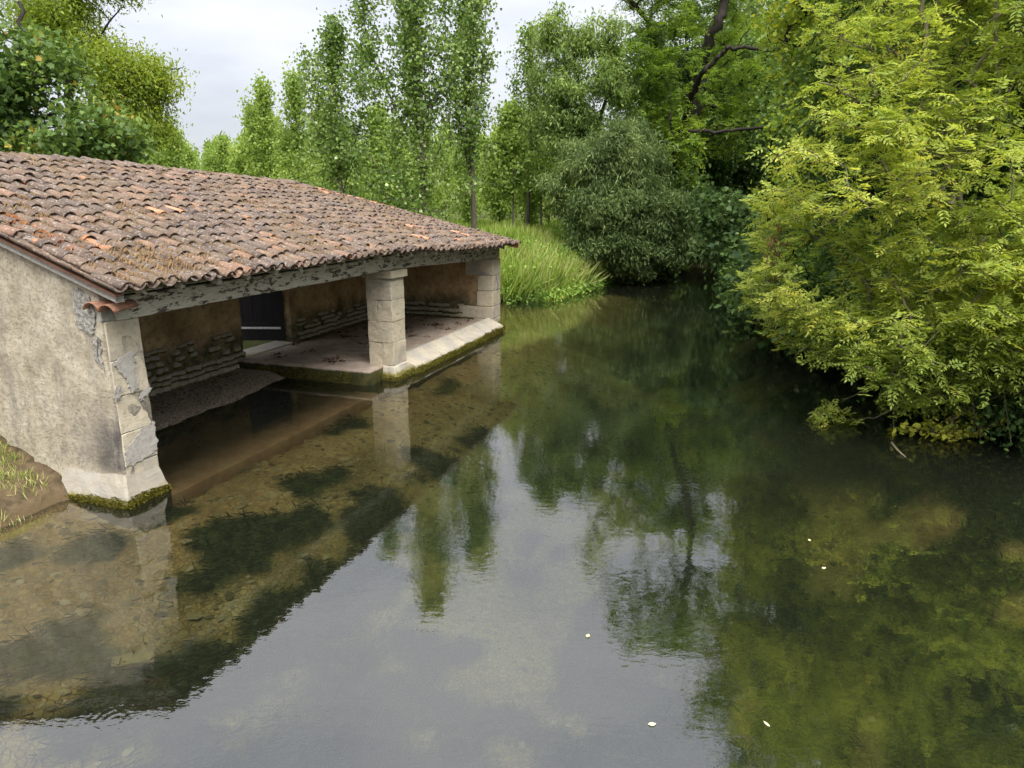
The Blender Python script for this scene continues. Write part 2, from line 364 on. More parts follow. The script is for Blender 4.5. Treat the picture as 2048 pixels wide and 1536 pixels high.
MAT['poplar'] = m_leaf('poplar_leaves', [(0, (.056, .105, .025)), (.45, (.119, .203, .041)), (.8, (.239, .329, .084)), (1, (.420, .504, .239))], .35, .45, .4)
MAT['poplar2'] = m_leaf('plantation_leaves', [(0, (.109, .177, .039)), (.5, (.216, .316, .065)), (1, (.400, .493, .138))], .4)
MAT['walnut'] = m_leaf('drooping_leaves', [(0, (.066, .108, .030)), (.6, (.149, .223, .058)), (1, (.297, .396, .099))], .35)
MAT['robinia'] = m_leaf('fine_green_leaves', [(0, (.054, .101, .019)), (.5, (.135, .223, .035)), (1, (.284, .392, .061))], .4)
MAT['willow'] = m_leaf('grey_green_leaves', [(0, (.05, .08, .026)), (.5, (.115, .172, .056)), (.85, (.2, .265, .092)), (1, (.28, .33, .11))], .32)
MAT['fig'] = m_leaf('fig_leaves', [(0, (.045, .085, .026)), (.6, (.10, .17, .05)), (1, (.19, .27, .08))], .25)
MAT['maple'] = m_leaf('sycamore_leaves', [(0, (.036, .070, .020)), (.5, (.087, .152, .035)), (.85, (.189, .268, .058)), (1, (.406, .246, .058))], .3)
MAT['elder'] = m_leaf('yellow_green_leaves', [(0, (.085, .13, .022)), (.5, (.19, .265, .038)), (1, (.34, .40, .07))], .42)
MAT['bramble'] = m_leaf('bramble_leaves', [(0, (.063, .115, .023)), (.5, (.172, .287, .052)), (.85, (.310, .448, .092)), (1, (.414, .253, .081))], .35)
MAT['grass'] = m_leaf('grass_blades', [(0, (.090, .150, .022)), (.5, (.225, .330, .053)), (1, (.600, .510, .225))], .35)
MAT['dry'] = m_leaf('dry_roof_moss', [(0, (.10, .075, .045)), (.4, (.19, .13, .075)), (.7, (.26, .175, .095)), (.85, (.23, .19, .075)), (1, (.33, .13, .065))], .1, .95, .05)
MAT['weed'] = m_leaf('water_weed', [(0, (.014, .026, .008)), (.6, (.034, .056, .016)), (1, (.08, .105, .03))], .2, .7, .1)
MAT['litter'] = m_leaf('dead_leaves', [(0, (.035, .018, .009)), (1, (.13, .065, .03))], .1, .9, .1)
MAT['yleaf'] = m_leaf('fallen_leaves', [(0, (.5, .45, .15)), (1, (.7, .66, .4))], .1, .7, .2)

def proj(p):
    p = np.atleast_2d(p); x, y, z = p[:, 0], p[:, 1], p[:, 2] - H
    zc = y * cP - z * sP; yc = y * sP + z * cP
    return 1024 + F * x / zc, 768 - F * yc / zc

# ------------------------------------------------------------------ ground, river bed and water
RIV = np.array([(-5.6, -60), (-5.3, 6.3), (-5.0, 7.25), tuple(W(-.5, .45, 0)[:2]), tuple(W(0, .3, 0)[:2]), tuple(W(11.5, .3, 0)[:2]), (-.75, 20), (-.5, 23.1), (1.2, 23.7),
                (3.0, 27), (5.2, 33), (8, 36), (16, 38.5), (60, 44), (60, 38), (24, 34), (15, 31), (10.8, 27), (8.9, 22), (8.1, 16), (7.5, 10), (7.6, 4), (8.2, -60)])
def river_sd(x, y):
    """distance to the bank, positive in the river"""
    d = np.full(x.shape, 1e9); inside = np.zeros(x.shape, bool)
    for (x0, y0), (x1, y1) in zip(RIV, np.roll(RIV, -1, 0)):
        ex, ey = x1 - x0, y1 - y0; t = np.clip(((x - x0) * ex + (y - y0) * ey) / (ex * ex + ey * ey), 0, 1)
        d = np.minimum(d, np.hypot(x - x0 - t * ex, y - y0 - t * ey))
        c = (y0 > y) != (y1 > y); inside ^= c & (x < (x1 - x0) * (y - y0) / ((y1 - y0) + 1e-12) + x0)
    return np.where(inside, d, -d)
WEEDS = [(60, 1360, .5, .3), (240, 1390, .42, .3), (180, 1150, .55, .3), (60, 1180, .35, .2), (450, 1130, .6, .35), (380, 1000, .35, .25), (560, 1180, .5, .3), (600, 1050, .4, .22), (480, 1260, .5, .25),
         (860, 910, .5, .3), (700, 880, .35, .2), (650, 985, .4, .2), (760, 1010, .6, .3), (700, 1100, .6, .35), (360, 1390, .2, .15), (330, 1090, .3, .2), (900, 800, .35, .2), (980, 850, .4, .2), (870, 740, .4, .15),
         (650, 1400, .7, .5), (850, 1480, .8, .5), (1100, 1450, .7, .5), (1300, 1400, .8, .6), (800, 1250, .8, .5), (1050, 1300, .3, .5), (1500, 1500, .9, .6), (300, 1500, .6, .3)]
def weed_mask(x, y):
    s, n = SN(x, y); m = np.zeros(x.shape)
    wob = (fbm(x * 2.1, y * 2.1, seed=5, oct=5) - .47) * 2.6
    for (u, v, a, b) in WEEDS:
        c = onz(u, v, -.55); cs, cn_ = SN(c[0], c[1])
        d = np.sqrt(((s - cs) / (a * 1.25)) ** 2 + ((n - cn_) / (b * 1.5)) ** 2) + wob
        m = np.maximum(m, sstep(1.15, .7, d))
    far = sstep(.30, .42, fbm(s * .55 + 9, n * .9, seed=17)) * sstep(-2.0, -3.2, n)
    return np.maximum(m, far)
def ground_z(x, y):
    d = river_sd(x, y); s, n = SN(x, y)
    k = fbm(x * .9, y * .9, seed=3) - .47
    bed = -(.24 + 1.25 * sstep(.5, 4.5, d)) + .18 * k + .03 * (fbm(x * 6, y * 6, seed=9, oct=3) - .45)
    land = np.minimum(1.25, .05 + .42 * np.maximum(-d, 0)) + .25 * k * sstep(.3, 3, -d)
    z = np.where(d > 0, bed, land); z = np.where(np.abs(d) < .35, np.interp(d, [-.35, .35], [0, 1]) * bed + np.interp(d, [-.35, .35], [1, 0]) * land, z)
    inb = (s > -.4) & (s < 11.4) & (n > -.1)
    zin = np.where(n < 3.28, -.4, .26 + (1.25 - .26) * sstep(3.6, 9, n))
    z = np.where(inb, np.where(n < 3.28, zin, np.minimum(zin, np.maximum(land, .26))), z)
    z = z + (2.0 * sstep(60, 300, np.hypot(x, y)))
    return z
def lines(lo, hi, step, out_lo, out_hi):
    a = np.arange(lo, hi + 1e-6, step); g = step * 1.35 ** np.arange(1, 60)
    up = hi + np.cumsum(g); dn = lo - np.cumsum(g)
    return np.concatenate([[out_lo], dn[dn > out_lo][::-1], a, up[up < out_hi], [out_hi]])
gx = lines(-9, 9.5, .13, -700, 700); gy = lines(2.6, 27, .13, -120, 900)
GX, GY = np.meshgrid(gx, gy, indexing='ij'); GXr, GYr = GX.ravel(), GY.ravel()
GZ = ground_z(GXr, GYr); wm = weed_mask(GXr, GYr) * (GZ < -.1)
ground = meshobj('ground', grid_mesh('ground', np.stack([GXr, GYr, GZ], 1), len(gx), len(gy), True, wm), MAT['ground'])
tag(ground, 'grassy banks and gravel river bed', 'ground', kind='structure')

def water_mesh():
    bm = box_bm(-9, 62, -40, 48, -2.6, 0)
    return bm_mesh('river_water', bm)
water = meshobj('river_water', water_mesh(), MAT['water'])
tag(water, 'clear green river water with still reflections', 'water', kind='structure')

rng = np.random.default_rng(7)
# water weed: short strands lying along the current
N = 60000
xs = rng.uniform(-6, 7.5, N * 2); ys = rng.uniform(3, 20, N * 2)
keep = (weed_mask(xs, ys) > rng.uniform(.3, 1, N * 2)) & (river_sd(xs, ys) > .1) & ((ys < 13) | (rng.random(N * 2) < .4)); xs, ys = xs[keep][:N], ys[keep][:N]
zs = ground_z(xs, ys); n_ = len(xs)
fd = np.array([-ax[0], -ax[1], 0.]) * .9
axd = fd[None] + rng.normal(0, .35, (n_, 3)) * [1, 1, .3] + np.array([0, 0, .45]) * rng.uniform(0, 1, (n_, 1))
X, Y, Z = frame(axd, np.array([0, 0, 1.]) + rng.normal(0, .5, (n_, 3)))
wd = meshobj('water_weed', stamp('water_weed', [(-.5, 0, 0), (.5, 0, 0), (.1, 1, .02), (-.4, .6, .06)], [(0, 1, 2, 3)], np.stack([xs, ys, zs + .02 + .05 * rng.random(n_)], 1), X, Y, Z,
        np.stack([rng.uniform(.011, .023, n_), rng.uniform(.07, .2, n_), rng.uniform(.08, .2, n_)], 1), np.clip(rng.normal(.5, .25, n_) + .5 * (fbm(xs * 2, ys * 2, seed=4) - .5), 0, 1)), MAT['weed'])
tag(wd, 'dark green weed trailing over the river bed', 'water weed', kind='stuff')

def rock_mesh(name, seed, flat=.6, sub=2):
    bm = bmesh.new(); bmesh.ops.create_icosphere(bm, subdivisions=sub, radius=1)
    r_ = np.random.default_rng(seed); off = r_.uniform(0, 50, 3)
    for v in bm.verts:
        c = np.array(v.co); q = float(vnoise(*(c * 1.3 + off)[:, None], seed=seed)[0])
        v.co = Vector(c / max(abs(c).max(), .62) * .72 * (.75 + .5 * q)); v.co.z *= flat
    return bm_mesh(name, bm)
MAT['yellowstone'] = m_simple('yellow_limestone', (.30, .22, .08), (.46, .36, .15), 7)
c = onz(262, 1292, -.42)
ys_ = meshobj('sunken_stone', rock_mesh('sunken_stone', 3, .35), MAT['yellowstone']); ys_.location = (c[0], c[1], ground_z(c[:1], c[1:2])[0] + .05); ys_.scale = (.20, .10, .12); ys_.rotation_euler = (0, 0, .35)
tag(ys_, 'flat yellow stone lying on the river bed among weed', 'stone')
# loose pebbles of the bed
N = 9000
xs = rng.uniform(-6, 4.5, N); ys = rng.uniform(3.2, 17, N)
k = (river_sd(xs, ys) > .05) & (weed_mask(xs, ys) < .4); xs, ys = xs[k], ys[k]; n_ = len(xs)
zs = ground_z(xs, ys); az = rng.uniform(0, 6.28, n_)
X = np.stack([np.cos(az), np.sin(az), 0 * az], 1); Y = np.stack([-np.sin(az), np.cos(az), 0 * az], 1); Z = np.tile([0, 0, 1.], (n_, 1))
r0 = rng.uniform(.02, .075, n_) * np.where(rng.random(n_) < .12, 1.6, 1)
oct_v = [(1, 0, 0), (.4, .8, .1), (-.6, .7, 0), (-1, -.1, 0), (-.4, -.8, 0), (.6, -.7, .1), (.1, .1, .75)]; oct_f = [(0, 1, 6), (1, 2, 6), (2, 3, 6), (3, 4, 6), (4, 5, 6), (5, 0, 6)]
MAT['pebble'] = m_leaf('river_pebbles', [(0, (.11, .08, .035)), (.5, (.27, .2, .095)), (1, (.46, .36, .2))], .0, .9, .1)
pb = meshobj('pebbles', stamp('pebbles', oct_v, oct_f, np.stack([xs, ys, zs - .005], 1), X, Y, Z, np.stack([r0, r0 * .7, r0 * .5], 1), rng.random(n_)), MAT['pebble'])
tag(pb, 'tan pebbles scattered over the river bed', 'pebbles', kind='stuff')

# ------------------------------------------------------------------ the wash house
ROT = math.atan2(ax[1], ax[0])
WH = empty('wash_house', (A[0], A[1], 0), ROT)
tag(WH, 'old open stone wash house with a mossy canal tile roof standing on the river edge', 'wash house')
ES = ([-.8, 5.7, 7.0, 9.15, 11.8], [2.40, 2.40, 2.32, 2.24, 2.18])
TS = ([-.8, 1.5, 3.1, 4.45, 6.1, 8.24, 9.2, 10.5, 11.8], [3.90, 3.87, 3.83, 3.77, 3.71, 3.61, 3.50, 3.32, 3.15])
def zroof(s, n):
    s = np.asarray(s, float); n = np.asarray(n, float)
    a = np.interp(s, *ES); b = np.interp(s, *TS)
    return a + (b - a) * (n + .42) / 4.22 + .03 * (fbm(s * 1.1 + 5, n * 1.1, seed=31, oct=2) - .37)
def to_roof(o, zlow, ztop, gap=.1):
    """stretch the upper part of a wall so that its head follows the roof slope"""
    me = o.data; co = np.empty(len(me.vertices) * 3, np.float32); me.vertices.foreach_get('co', co); co = co.reshape(-1, 3)
    t = np.clip((co[:, 2] - zlow) / (ztop - zlow), 0, 1.2); co[:, 2] += t * (zroof(co[:, 0], co[:, 1]) - gap - ztop)
    me.vertices.foreach_set('co', co.ravel()); me.update()
# near gable wall
gw = rough_box('gable_wall', (-.48, -.006, .012, 3.47, -.5, 2.4), MAT['gable'], WH, .1, .03, 11, True); to_roof(gw, 1.0, 2.4)
zc_ = [.0, .42, .80, 1.22, 1.62, 2.05]
for i in range(5):
    rough_box('stone_block', (-.447, .0, -.004 * (i % 2), .34, zc_[i] - (.5 if i == 0 else 0) + .0015, zc_[i + 1] - .0015), MAT['stone'], gw, .06, .014, 40 + i, False, .009)
rough_box('stone_block', (-.48, -.32, .004, .34, 2.055, 2.34), MAT['mortar'], gw, .07, .01, 60, False, .01)
# flared foot in the river
def foot(name, s0, s1, n0, n1, zt, fl, flback, mat, parent, seed, zb=-.6):
    bm = box_bm(s0, s1, n0, n1, zb, zt, .02)
    for k_ in range(4):
        ed = [e_ for e_ in bm.edges if e_.calc_length() > .14]
        if ed: bmesh.ops.subdivide_edges(bm, edges=ed, cuts=1, use_grid_fill=True)
    for v in bm.verts:
        t = max(0., min(1, (zt - v.co.z) / (zt + .02))) ** .8
        sx = (v.co.x - (s0 + s1) / 2) / (s1 - s0) * 2; sy = (v.co.y - (n0 + n1) / 2) / (n1 - n0) * 2
        v.co.x += (fl if sx < 0 else flback) * sx * t; v.co.y += fl * (sy if sy < 0 else sy * .4) * t
        c_ = np.array(v.co); q = fbm(*(c_ * 6)[:, None], seed=seed)[0] - .47; v.co += Vector((float(q * .05 * np.sign(sx)), float(q * .05 * np.sign(sy)), float(q * .03)))
    return meshobj(name, bm_mesh(name, bm), mat, parent)
foot('footing', -.455, -.01, .03, .90, .36, .15, .03, MAT['footing'], gw, 3)
# mortar patches: thin irregular skins on the masonry
def patch(name, pts, off, axis, mat, parent, th=.006, seed=0):
    r_ = np.random.default_rng(seed); q = []
    for a_, b_ in zip(pts, pts[1:] + pts[:1]):
        for t in np.arange(9) / 9: q.append((float(a_[0] + (b_[0] - a_[0]) * t + r_.normal(0, .013)), float(a_[1] + (b_[1] - a_[1]) * t + r_.normal(0, .013))))
    bm = bmesh.new()
    if axis == 'n': vs_ = [bm.verts.new((a_, off, b_)) for a_, b_ in q]; d = Vector((0, -th, 0))
    else: vs_ = [bm.verts.new((off, a_, b_)) for a_, b_ in q]; d = Vector((-th, 0, 0))
    f = bm.faces.new(vs_); r = bmesh.ops.extrude_face_region(bm, geom=[f])
    for v in r['geom']:
        if isinstance(v, bmesh.types.BMVert): v.co += d
    bmesh.ops.triangulate(bm, faces=bm.faces[:])
    return meshobj(name, bm_mesh(name, bm), mat, parent)
patch('mortar_patch', [(-.43, 1.62), (-.14, 1.70), (-.17, 1.50), (-.16, 1.27), (-.24, 1.22), (-.30, 1.40)], -.014, 'n', MAT['mortar'], gw, .008, 1)
patch('mortar_patch', [(-.16, 1.20), (.0, 1.27), (.0, 1.18), (-.14, 1.10)], -.014, 'n', MAT['mortar'], gw, .006, 2)
patch('mortar_patch', [(-.46, 1.30), (-.38, 1.34), (-.38, 1.22), (-.47, 1.20)], -.014, 'n', MAT['mortar'], gw, .006, 3)
patch('mortar_patch', [(-.45, .60), (-.1, .82), (-.005, .82), (-.005, .48), (-.3, .42), (-.46, .45)], -.014, 'n', MAT['mortar'], gw, .005, 4)
patch('mortar_patch', [(.10, 2.34), (.32, 2.42), (.36, 2.2), (.3, 1.98), (.14, 1.92), (.06, 2.1)], -.492, 's', MAT['mortar_peb'], gw, .012, 5)
patch('mortar_patch', [(.06, 1.88), (.16, 1.86), (.14, 1.62), (.06, 1.55)], -.490, 's', MAT['mortar_peb'], gw, .008, 6)
# back wall, in three pieces round the doorway, and the far gable wall
bw = rough_box('back_wall', (.0, 5.15, 3.05, 3.47, -.45, 2.4), MAT['inside'], WH, .16, .04, 21, True); to_roof(bw, 1.2, 2.4)
bw2 = rough_box('back_wall', (6.70, 10.99, 3.05, 3.47, -.45, 2.4), MAT['inside'], WH, .16, .04, 22, True); to_roof(bw2, 1.2, 2.4)
ln = rough_box('lintel', (5.16, 6.69, 3.06, 3.46, 1.60, 2.6), MAT['inside'], WH, .2, .02, 23); to_roof(ln, 2.2, 2.6)
fw = rough_box('gable_wall', (11.0, 11.50, .03, 3.47, -.45, 2.2), MAT['inside'], WH, .14, .03, 24, True); to_roof(fw, .9, 2.2, .12)
zf = [-.5, .30, .62, 1.02, 1.42, 1.84]; dep = [.55, .95, .45, .42, .75]
for i in range(5):
    rough_box('stone_block', (10.955, 11.53, -.004 * i, dep[i], zf[i] + .005, zf[i + 1] - .005), MAT['stone'], fw, .12, .01, 70 + i, False, .014)
rough_box('stone_block', (11.15, 11.525, .01, .4, 1.845, 2.17), MAT['stone'], fw, .12, .01, 79, False, .014)
patch('mortar_patch', [(.34, 1.82), (.52, 1.80), (.60, 1.62), (.70, 1.5), (.62, 1.44), (.30, 1.44), (.06, 1.45), (.08, 1.48), (.36, 1.53), (.42, 1.66)], 10.952, 's', MAT['mortar'], fw, .008, 8)
patch('mortar_patch', [(11.15, 1.42), (11.4, 1.44), (11.45, 1.1), (11.3, .95), (11.28, 1.2)], -.02, 'n', MAT['mortar'], fw, .006, 9)
# rubble courses showing where the plaster has gone
stone_me = [bm_mesh('rubble_stone', box_bm(-.5, .5, -.5, .5, -.5, .5, .13, .075, np.random.default_rng(90 + i))) for i in range(5)]
for m_ in stone_me: m_.materials.append(MAT['rubble'])
def rubble(parent, along, a0, a1, face, z0, z1, r_):
    z = z0; row = 0
    while z < z1:
        h = r_.uniform(.095, .15); a = a0 + r_.uniform(0, .1)
        while a < a1:
            w = r_.uniform(.10, .22)
            if not (z > z0 + .42 * (z1 - z0) and r_.random() < .12 + .5 * (z - z0) / (z1 - z0)):
                o = bpy.data.objects.new('rubble_stone', stone_me[r_.integers(5)]); COL.objects.link(o); o.parent = parent
                if along == 's': o.location = (a + w / 2, face + r_.uniform(.02, .055), z + h / 2); o.scale = (w * .96, .17, h * r_.uniform(.9, 1.04))
                else: o.location = (face + r_.uniform(.02, .055), a + w / 2, z + h / 2); o.scale = (.17, w * .96, h * r_.uniform(.9, 1.04))
                o.rotation_euler = (r_.normal(0, .06), r_.normal(0, .07), r_.normal(0, .06)); o.location.z += r_.normal(0, .008)
            a += w
        z += h; row += 1
r2 = np.random.default_rng(5)
rubble(bw, 's', 1.3, 5.0, 3.045, .06, .80, r2); rubble(bw2, 's', 6.85, 10.9, 3.045, .27, .72, r2); rubble(fw, 'n', .75, 3.0, 10.995, .28, .58, r2)
# floor slab of the far bay, washing slabs along the river, silted floor of the near bay
pf = rough_box('floor_slab', (4.92, 10.99, .10, 3.06, -.45, .27), MAT['floor'], WH, .2, .012, 25, True)
def prism(name, s0, s1, prof, mat, parent, seed, cut=6):
    bm = bmesh.new(); rings = []
    for i in range(cut + 1):
        s = s0 + (s1 - s0) * i / cut; rings.append([bm.verts.new((s, a_ + (vnoise([s * 2], [a_ * 9], [b_ * 9], seed)[0] - .5) * .01, b_ + (vnoise([s * 2 + 9], [a_ * 9], [b_ * 9], seed)[0] - .5) * .005)) for a_, b_ in prof])
    k_ = len(prof)
    for i in range(cut):
        for j in range(k_): bm.faces.new((rings[i][j], rings[i][(j + 1) % k_], rings[i + 1][(j + 1) % k_], rings[i + 1][j]))
    bm.faces.new(rings[0][::-1]); bm.faces.new(rings[-1])
    return meshobj(name, bm_mesh(name, bm), mat, parent)
sp = [6.02, 7.25, 8.55, 9.8, 10.96]
for i in range(4):
    prism('washing_slab', sp[i] + .006, sp[i + 1] - .006, [(-.30, -.45), (.16, -.45), (.16, .33), (.10, .335), (-.27, .165), (-.30, .13)], MAT['slab'], WH, 50 + i)
bf = rough_box('basin_floor', (-.0, 4.93, -.06, 2.2, -.5, -.12), MAT['brown'], WH, .25, .03, 27, True)
# gravel heaped at the back of the near bay
gs, gn = np.meshgrid(np.linspace(.0, 4.92, 70), np.linspace(.9, 3.08, 34), indexing='ij'); gs, gn = gs.ravel(), gn.ravel()
edge = 1.12 + .3 * fbm(gs * .9, gs * 0, seed=44) + .25 * sstep(3.2, 4.9, gs)
gz = -.13 + .24 * sstep(-.05, .9, gn - edge) + .05 * (fbm(gs * 5, gn * 5, seed=45) - .47)
MAT['gravel'] = m_simple('dark_gravel', (.09, .07, .055), (.34, .275, .21), 30, .95, 1., .03)
gb = meshobj('gravel_bank', grid_mesh('gravel_bank', np.stack([gs, gn, gz], 1), 70, 34), MAT['gravel'], WH)
k = rng.integers(0, len(gs), 2600); n_ = len(k); az = rng.uniform(0, 6.28, n_)
X = np.stack([np.cos(az), np.sin(az), 0 * az], 1); Y = np.stack([-np.sin(az), np.cos(az), 0 * az], 1); Z = np.tile([0, 0, 1.], (n_, 1)); r0 = rng.uniform(.008, .03, n_)
MAT['gpeb'] = m_leaf('dark_pebbles', [(0, (.05, .035, .025)), (.7, (.16, .12, .09)), (1, (.4, .35, .28))], .0, .9, .1)
gp = meshobj('gravel', stamp('gravel', oct_v, oct_f, np.stack([gs[k] + rng.normal(0, .03, n_), gn[k] + rng.normal(0, .03, n_), gz[k]], 1), X, Y, Z, np.stack([r0, r0 * .8, r0 * .7], 1), rng.random(n_) ** 1.6), MAT['gpeb'], WH); gp['kind'] = 'stuff'
# middle post
post = empty('stone_post', (0, 0, 0), 0, WH)
zz = [.27, .70, 1.10, 1.50, 1.90]
for i in range(4):
    if i in (0, 2):
        rough_box('stone_block', (5.5, 5.995, .13 + .04 * i, .425, zz[i] + .0015, zz[i + 1] - .0015), MAT['stone'], post, .05, .022, 100 + i, False, .008)
        rough_box('stone_block', (5.496, 6.0, -.105, .124 + .04 * i, zz[i] + .0015, zz[i + 1] - .0015), MAT['stone'], post, .05, .022, 110 + i, False, .008)
    else: rough_box('stone_block', (5.498, 6.0, -.1, .425, zz[i] + .0015, zz[i + 1] - .0015), MAT['stone'], post, .05, .022, 100 + i, False, .008)
rough_box('capital', (5.45, 6.06, -.16, .47, 1.905, 2.045), MAT['stone'], post, .08, .008, 120, False, .008)
foot('plinth', 5.45, 6.03, -.13, .45, .27, .1, .05, MAT['stone'], post, 5)
# beams: the near bay is level, the far bay sags towards its end
def beam(name, s0, s1, za0, za1, h, n0, n1, mat, parent, cut=14, sag=.0):
    bm = bmesh.new(); rings = []
    for i in range(cut + 1):
        t = i / cut; s = s0 + (s1 - s0) * t; z = za0 + (za1 - za0) * t - sag * 4 * t * (1 - t)
        q = .012 * (vnoise([s * 1.7], [0.], seed=8)[0] - .5)
        rings.append([bm.verts.new(v) for v in ((s, n0 + q, z + q), (s, n1, z), (s, n1, z + h), (s, n0 + q, z + h))])
    for i in range(cut):
        for j in range(4): bm.faces.new((rings[i][j], rings[i][(j + 1) % 4], rings[i + 1][(j + 1) % 4], rings[i + 1][j]))
    bm.faces.new(rings[0][::-1]); bm.faces.new(rings[-1])
    bmesh.ops.bevel(bm, geom=[e_ for e_ in bm.edges if len(e_.link_faces) == 2 and e_.calc_face_angle(0) > 1.2], offset=.008, segments=1, affect='EDGES')
    return meshobj(name, bm_mesh(name, bm), mat, parent)
beam('beam', -.31, 5.73, 2.053, 2.053, .245, -.03, .2, MAT['beam'], WH, sag=.005)
beam('beam', 5.735, 11.14, 2.07, 1.86, .24, -.03, .2, MAT['beam'], WH, sag=.015)
beam('wall_plate', -.31, 5.73, 2.30, 2.30, .11, .0, .17, MAT['dark'], WH); beam('wall_plate', 5.735, 11.5, 2.312, 2.105, .09, .0, .17, MAT['dark'], WH)
for s in np.arange(-.2, 11.5, .56):
    s = float(s + rng.normal(0, .03)); zz0 = float(zroof(s, -.30)) - .06; zz1 = float(zroof(s, 3.2)) - .06
    bm = bmesh.new(); w = .035
    q = [bm.verts.new(v) for v in ((s - w, -.31, zz0 - .075), (s + w, -.31, zz0 - .075), (s + w, -.31, zz0), (s - w, -.31, zz0), (s - w, 3.2, zz1 - .085), (s + w, 3.2, zz1 - .085), (s + w, 3.2, zz1), (s - w, 3.2, zz1))]
    for f in ((0, 1, 2, 3), (7, 6, 5, 4), (0, 4, 5, 1), (1, 5, 6, 2), (2, 6, 7, 3), (3, 7, 4, 0)): bm.faces.new([q[i] for i in f])
    meshobj('rafter', bm_mesh('rafter', bm), MAT['beam'], WH)
# thin tilting board along the top of the beam
beam('eaves_board', -.25, 5.6, 2.335, 2.335, .02, -.12, .06, MAT['beam'], WH); beam('eaves_board', 5.75, 8.4, 2.33, 2.235, .02, -.12, .06, MAT['beam'], WH)
# doorway
thr = rough_box('threshold', (5.17, 6.68, 3.0, 3.5, -.2, .30), MAT['slab'], WH, .2, .01, 33)
dr = empty('door', (6.66, 3.18, 0), math.pi - ROT, WH)
for i in range(5): box('plank', (.02 + i * .218, .015 + (i + 1) * .218, -.02, .02, .72, 2.15), MAT['dark'], dr, .004)
for i in range(2): box('plank', (.02, 1.105, -.02, .02, .33 + i * .195, .52 + i * .195), MAT['dark'], dr, .004)
box('rail', (.02, 1.1, .021, .045, 1.75, 1.87), MAT['dark'], dr, .004)
MAT['dr_'] = MAT['metal']
st_ = box('strap', (.1, 1.09, .022, .032, .585, .63), MAT['metal'], dr, .003)
hm = None
for i in range(9):
    bm = bmesh.new(); bmesh.ops.create_cone(bm, cap_ends=True, segments=8, radius1=.009, radius2=.009, depth=.004, matrix=Matrix.Translation((.13 + i * .115, .033, .607)) @ Matrix.Rotation(math.pi / 2, 4, 'X'))
    meshobj('hole_disc', bm_mesh('hole_disc', bm), MAT['hole'], st_)  # flat dark disc on the strap, coloured as the shade of a hole

# roof: deck, then canal tiles laid in rows
rs, rn = np.meshgrid(np.linspace(-.55, 11.7, 60), np.linspace(-.34, 3.84, 24), indexing='ij'); rs, rn = rs.ravel(), rn.ravel(); rz = zroof(rs, rn)
roof = meshobj('roof', grid_mesh('roof', np.stack([rs, rn, rz - .02], 1), 60, 24), MAT['deck'], WH)
sm = roof.modifiers.new('thick', 'SOLIDIFY'); sm.thickness = .022; sm.offset = -1
def arch(r0, r1, ln_, th, flip=False, seg=6, hz=.8):
    V = []
    for yy, r in ((0, r0), (ln_, r1)):
        for rad in (r, r - th):
            for i in range(seg + 1):
                a = math.pi * i / seg; V.append((-math.cos(a) * rad, yy, math.sin(a) * rad * hz * (-1 if flip else 1)))
    k = seg + 1; Fc = []
    for i in range(seg):
        Fc += [(i, i + 1, 2 * k + i + 1, 2 * k + i), (k + i + 1, k + i, 3 * k + i, 3 * k + i + 1), (i + 1, i, k + i, k + i + 1), (2 * k + i, 2 * k + i + 1, 3 * k + i + 1, 3 * k + i)]
    Fc += [(0, 2 * k, 3 * k, k), (seg, k + seg, 3 * k + seg, 2 * k + seg)]
    if flip: Fc = [f[::-1] for f in Fc]
    return np.array(V), Fc
PITCH, EXPO, NC, NR = .203, .27, 61, 16
rt = np.random.default_rng(12)
ci, ri = np.meshgrid(np.arange(NC), np.arange(NR), indexing='ij'); ci, ri = ci.ravel(), ri.ravel(); n_ = len(ci)
ts = -.50 + PITCH * ci + rt.normal(0, .011, n_) + .02 * np.sin(ri * .5 + ci * .3); tn = -.43 + EXPO * ri + rt.normal(0, .03, n_) - .05 * (rt.random(n_) < .06) + .03 * np.sin(ci * .9)
def roof_frame(s, n):
    e_ = .05; z0 = zroof(s, n); dn = unit(np.stack([0 * s, 0 * s + e_, zroof(s, n + .3) - z0], 1) * [1, 6, 1])
    ds = unit(np.stack([0 * s + .3, 0 * s, zroof(s + .3, n) - z0], 1)); return ds, dn, unit(np.cross(ds, dn)), z0
ds, dn, dz, z0 = roof_frame(ts, tn)
Yd = unit(dn + dz * (-.055 + rt.normal(0, .018, n_))[:, None] + ds * rt.normal(0, .035, n_)[:, None])
Xd = unit(np.cross(Yd, dz)); roll = rt.normal(0, .07, n_)[:, None]; Zd = np.cross(Xd, Yd); Xd, Zd = unit(Xd + roll * Zd), unit(Zd - roll * Xd)
tpos = np.stack([ts, tn, z0], 1) + dz * (.042 + rt.normal(0, .006, n_))[:, None]
cen = tpos + Yd * .15
Rb = np.array([[ax[0], nn[0], 0], [ax[1], nn[1], 0], [0, 0, 1]])
cw = cen @ Rb.T + np.array([A[0], A[1], 0]); pu, pv = proj(cw)
new = set()
for (u, v) in [(345, 432), (322, 424), (632, 382), (650, 386), (668, 392), (690, 392), (712, 398), (735, 405), (757, 411), (690, 384), (720, 391), (748, 400), (815, 452), (838, 458), (828, 472), (846, 478), (905, 470), (925, 474), (640, 374), (780, 420)]:
    new.add(int(np.argmin((pu - u) ** 2 + (pv - v) ** 2)))
dist = np.linalg.norm(cw - [0, 0, H], axis=1); vis = (pu > -40) & (pv > 0)
order = [i for i in np.argsort(dist + np.where(vis, 0, 100)) if i not in new]
parts = list(new) + order[:300 - len(new)]; rest = order[300 - len(new):]
tv, tf = arch(.089, .07, .39, .013)
tme = mesh_np('tile', tv, *faces_np(tf)); tme.materials.append(MAT['tile']); tme2 = tme.copy(); tme2.materials.clear(); tme2.materials.append(MAT['newtile'])
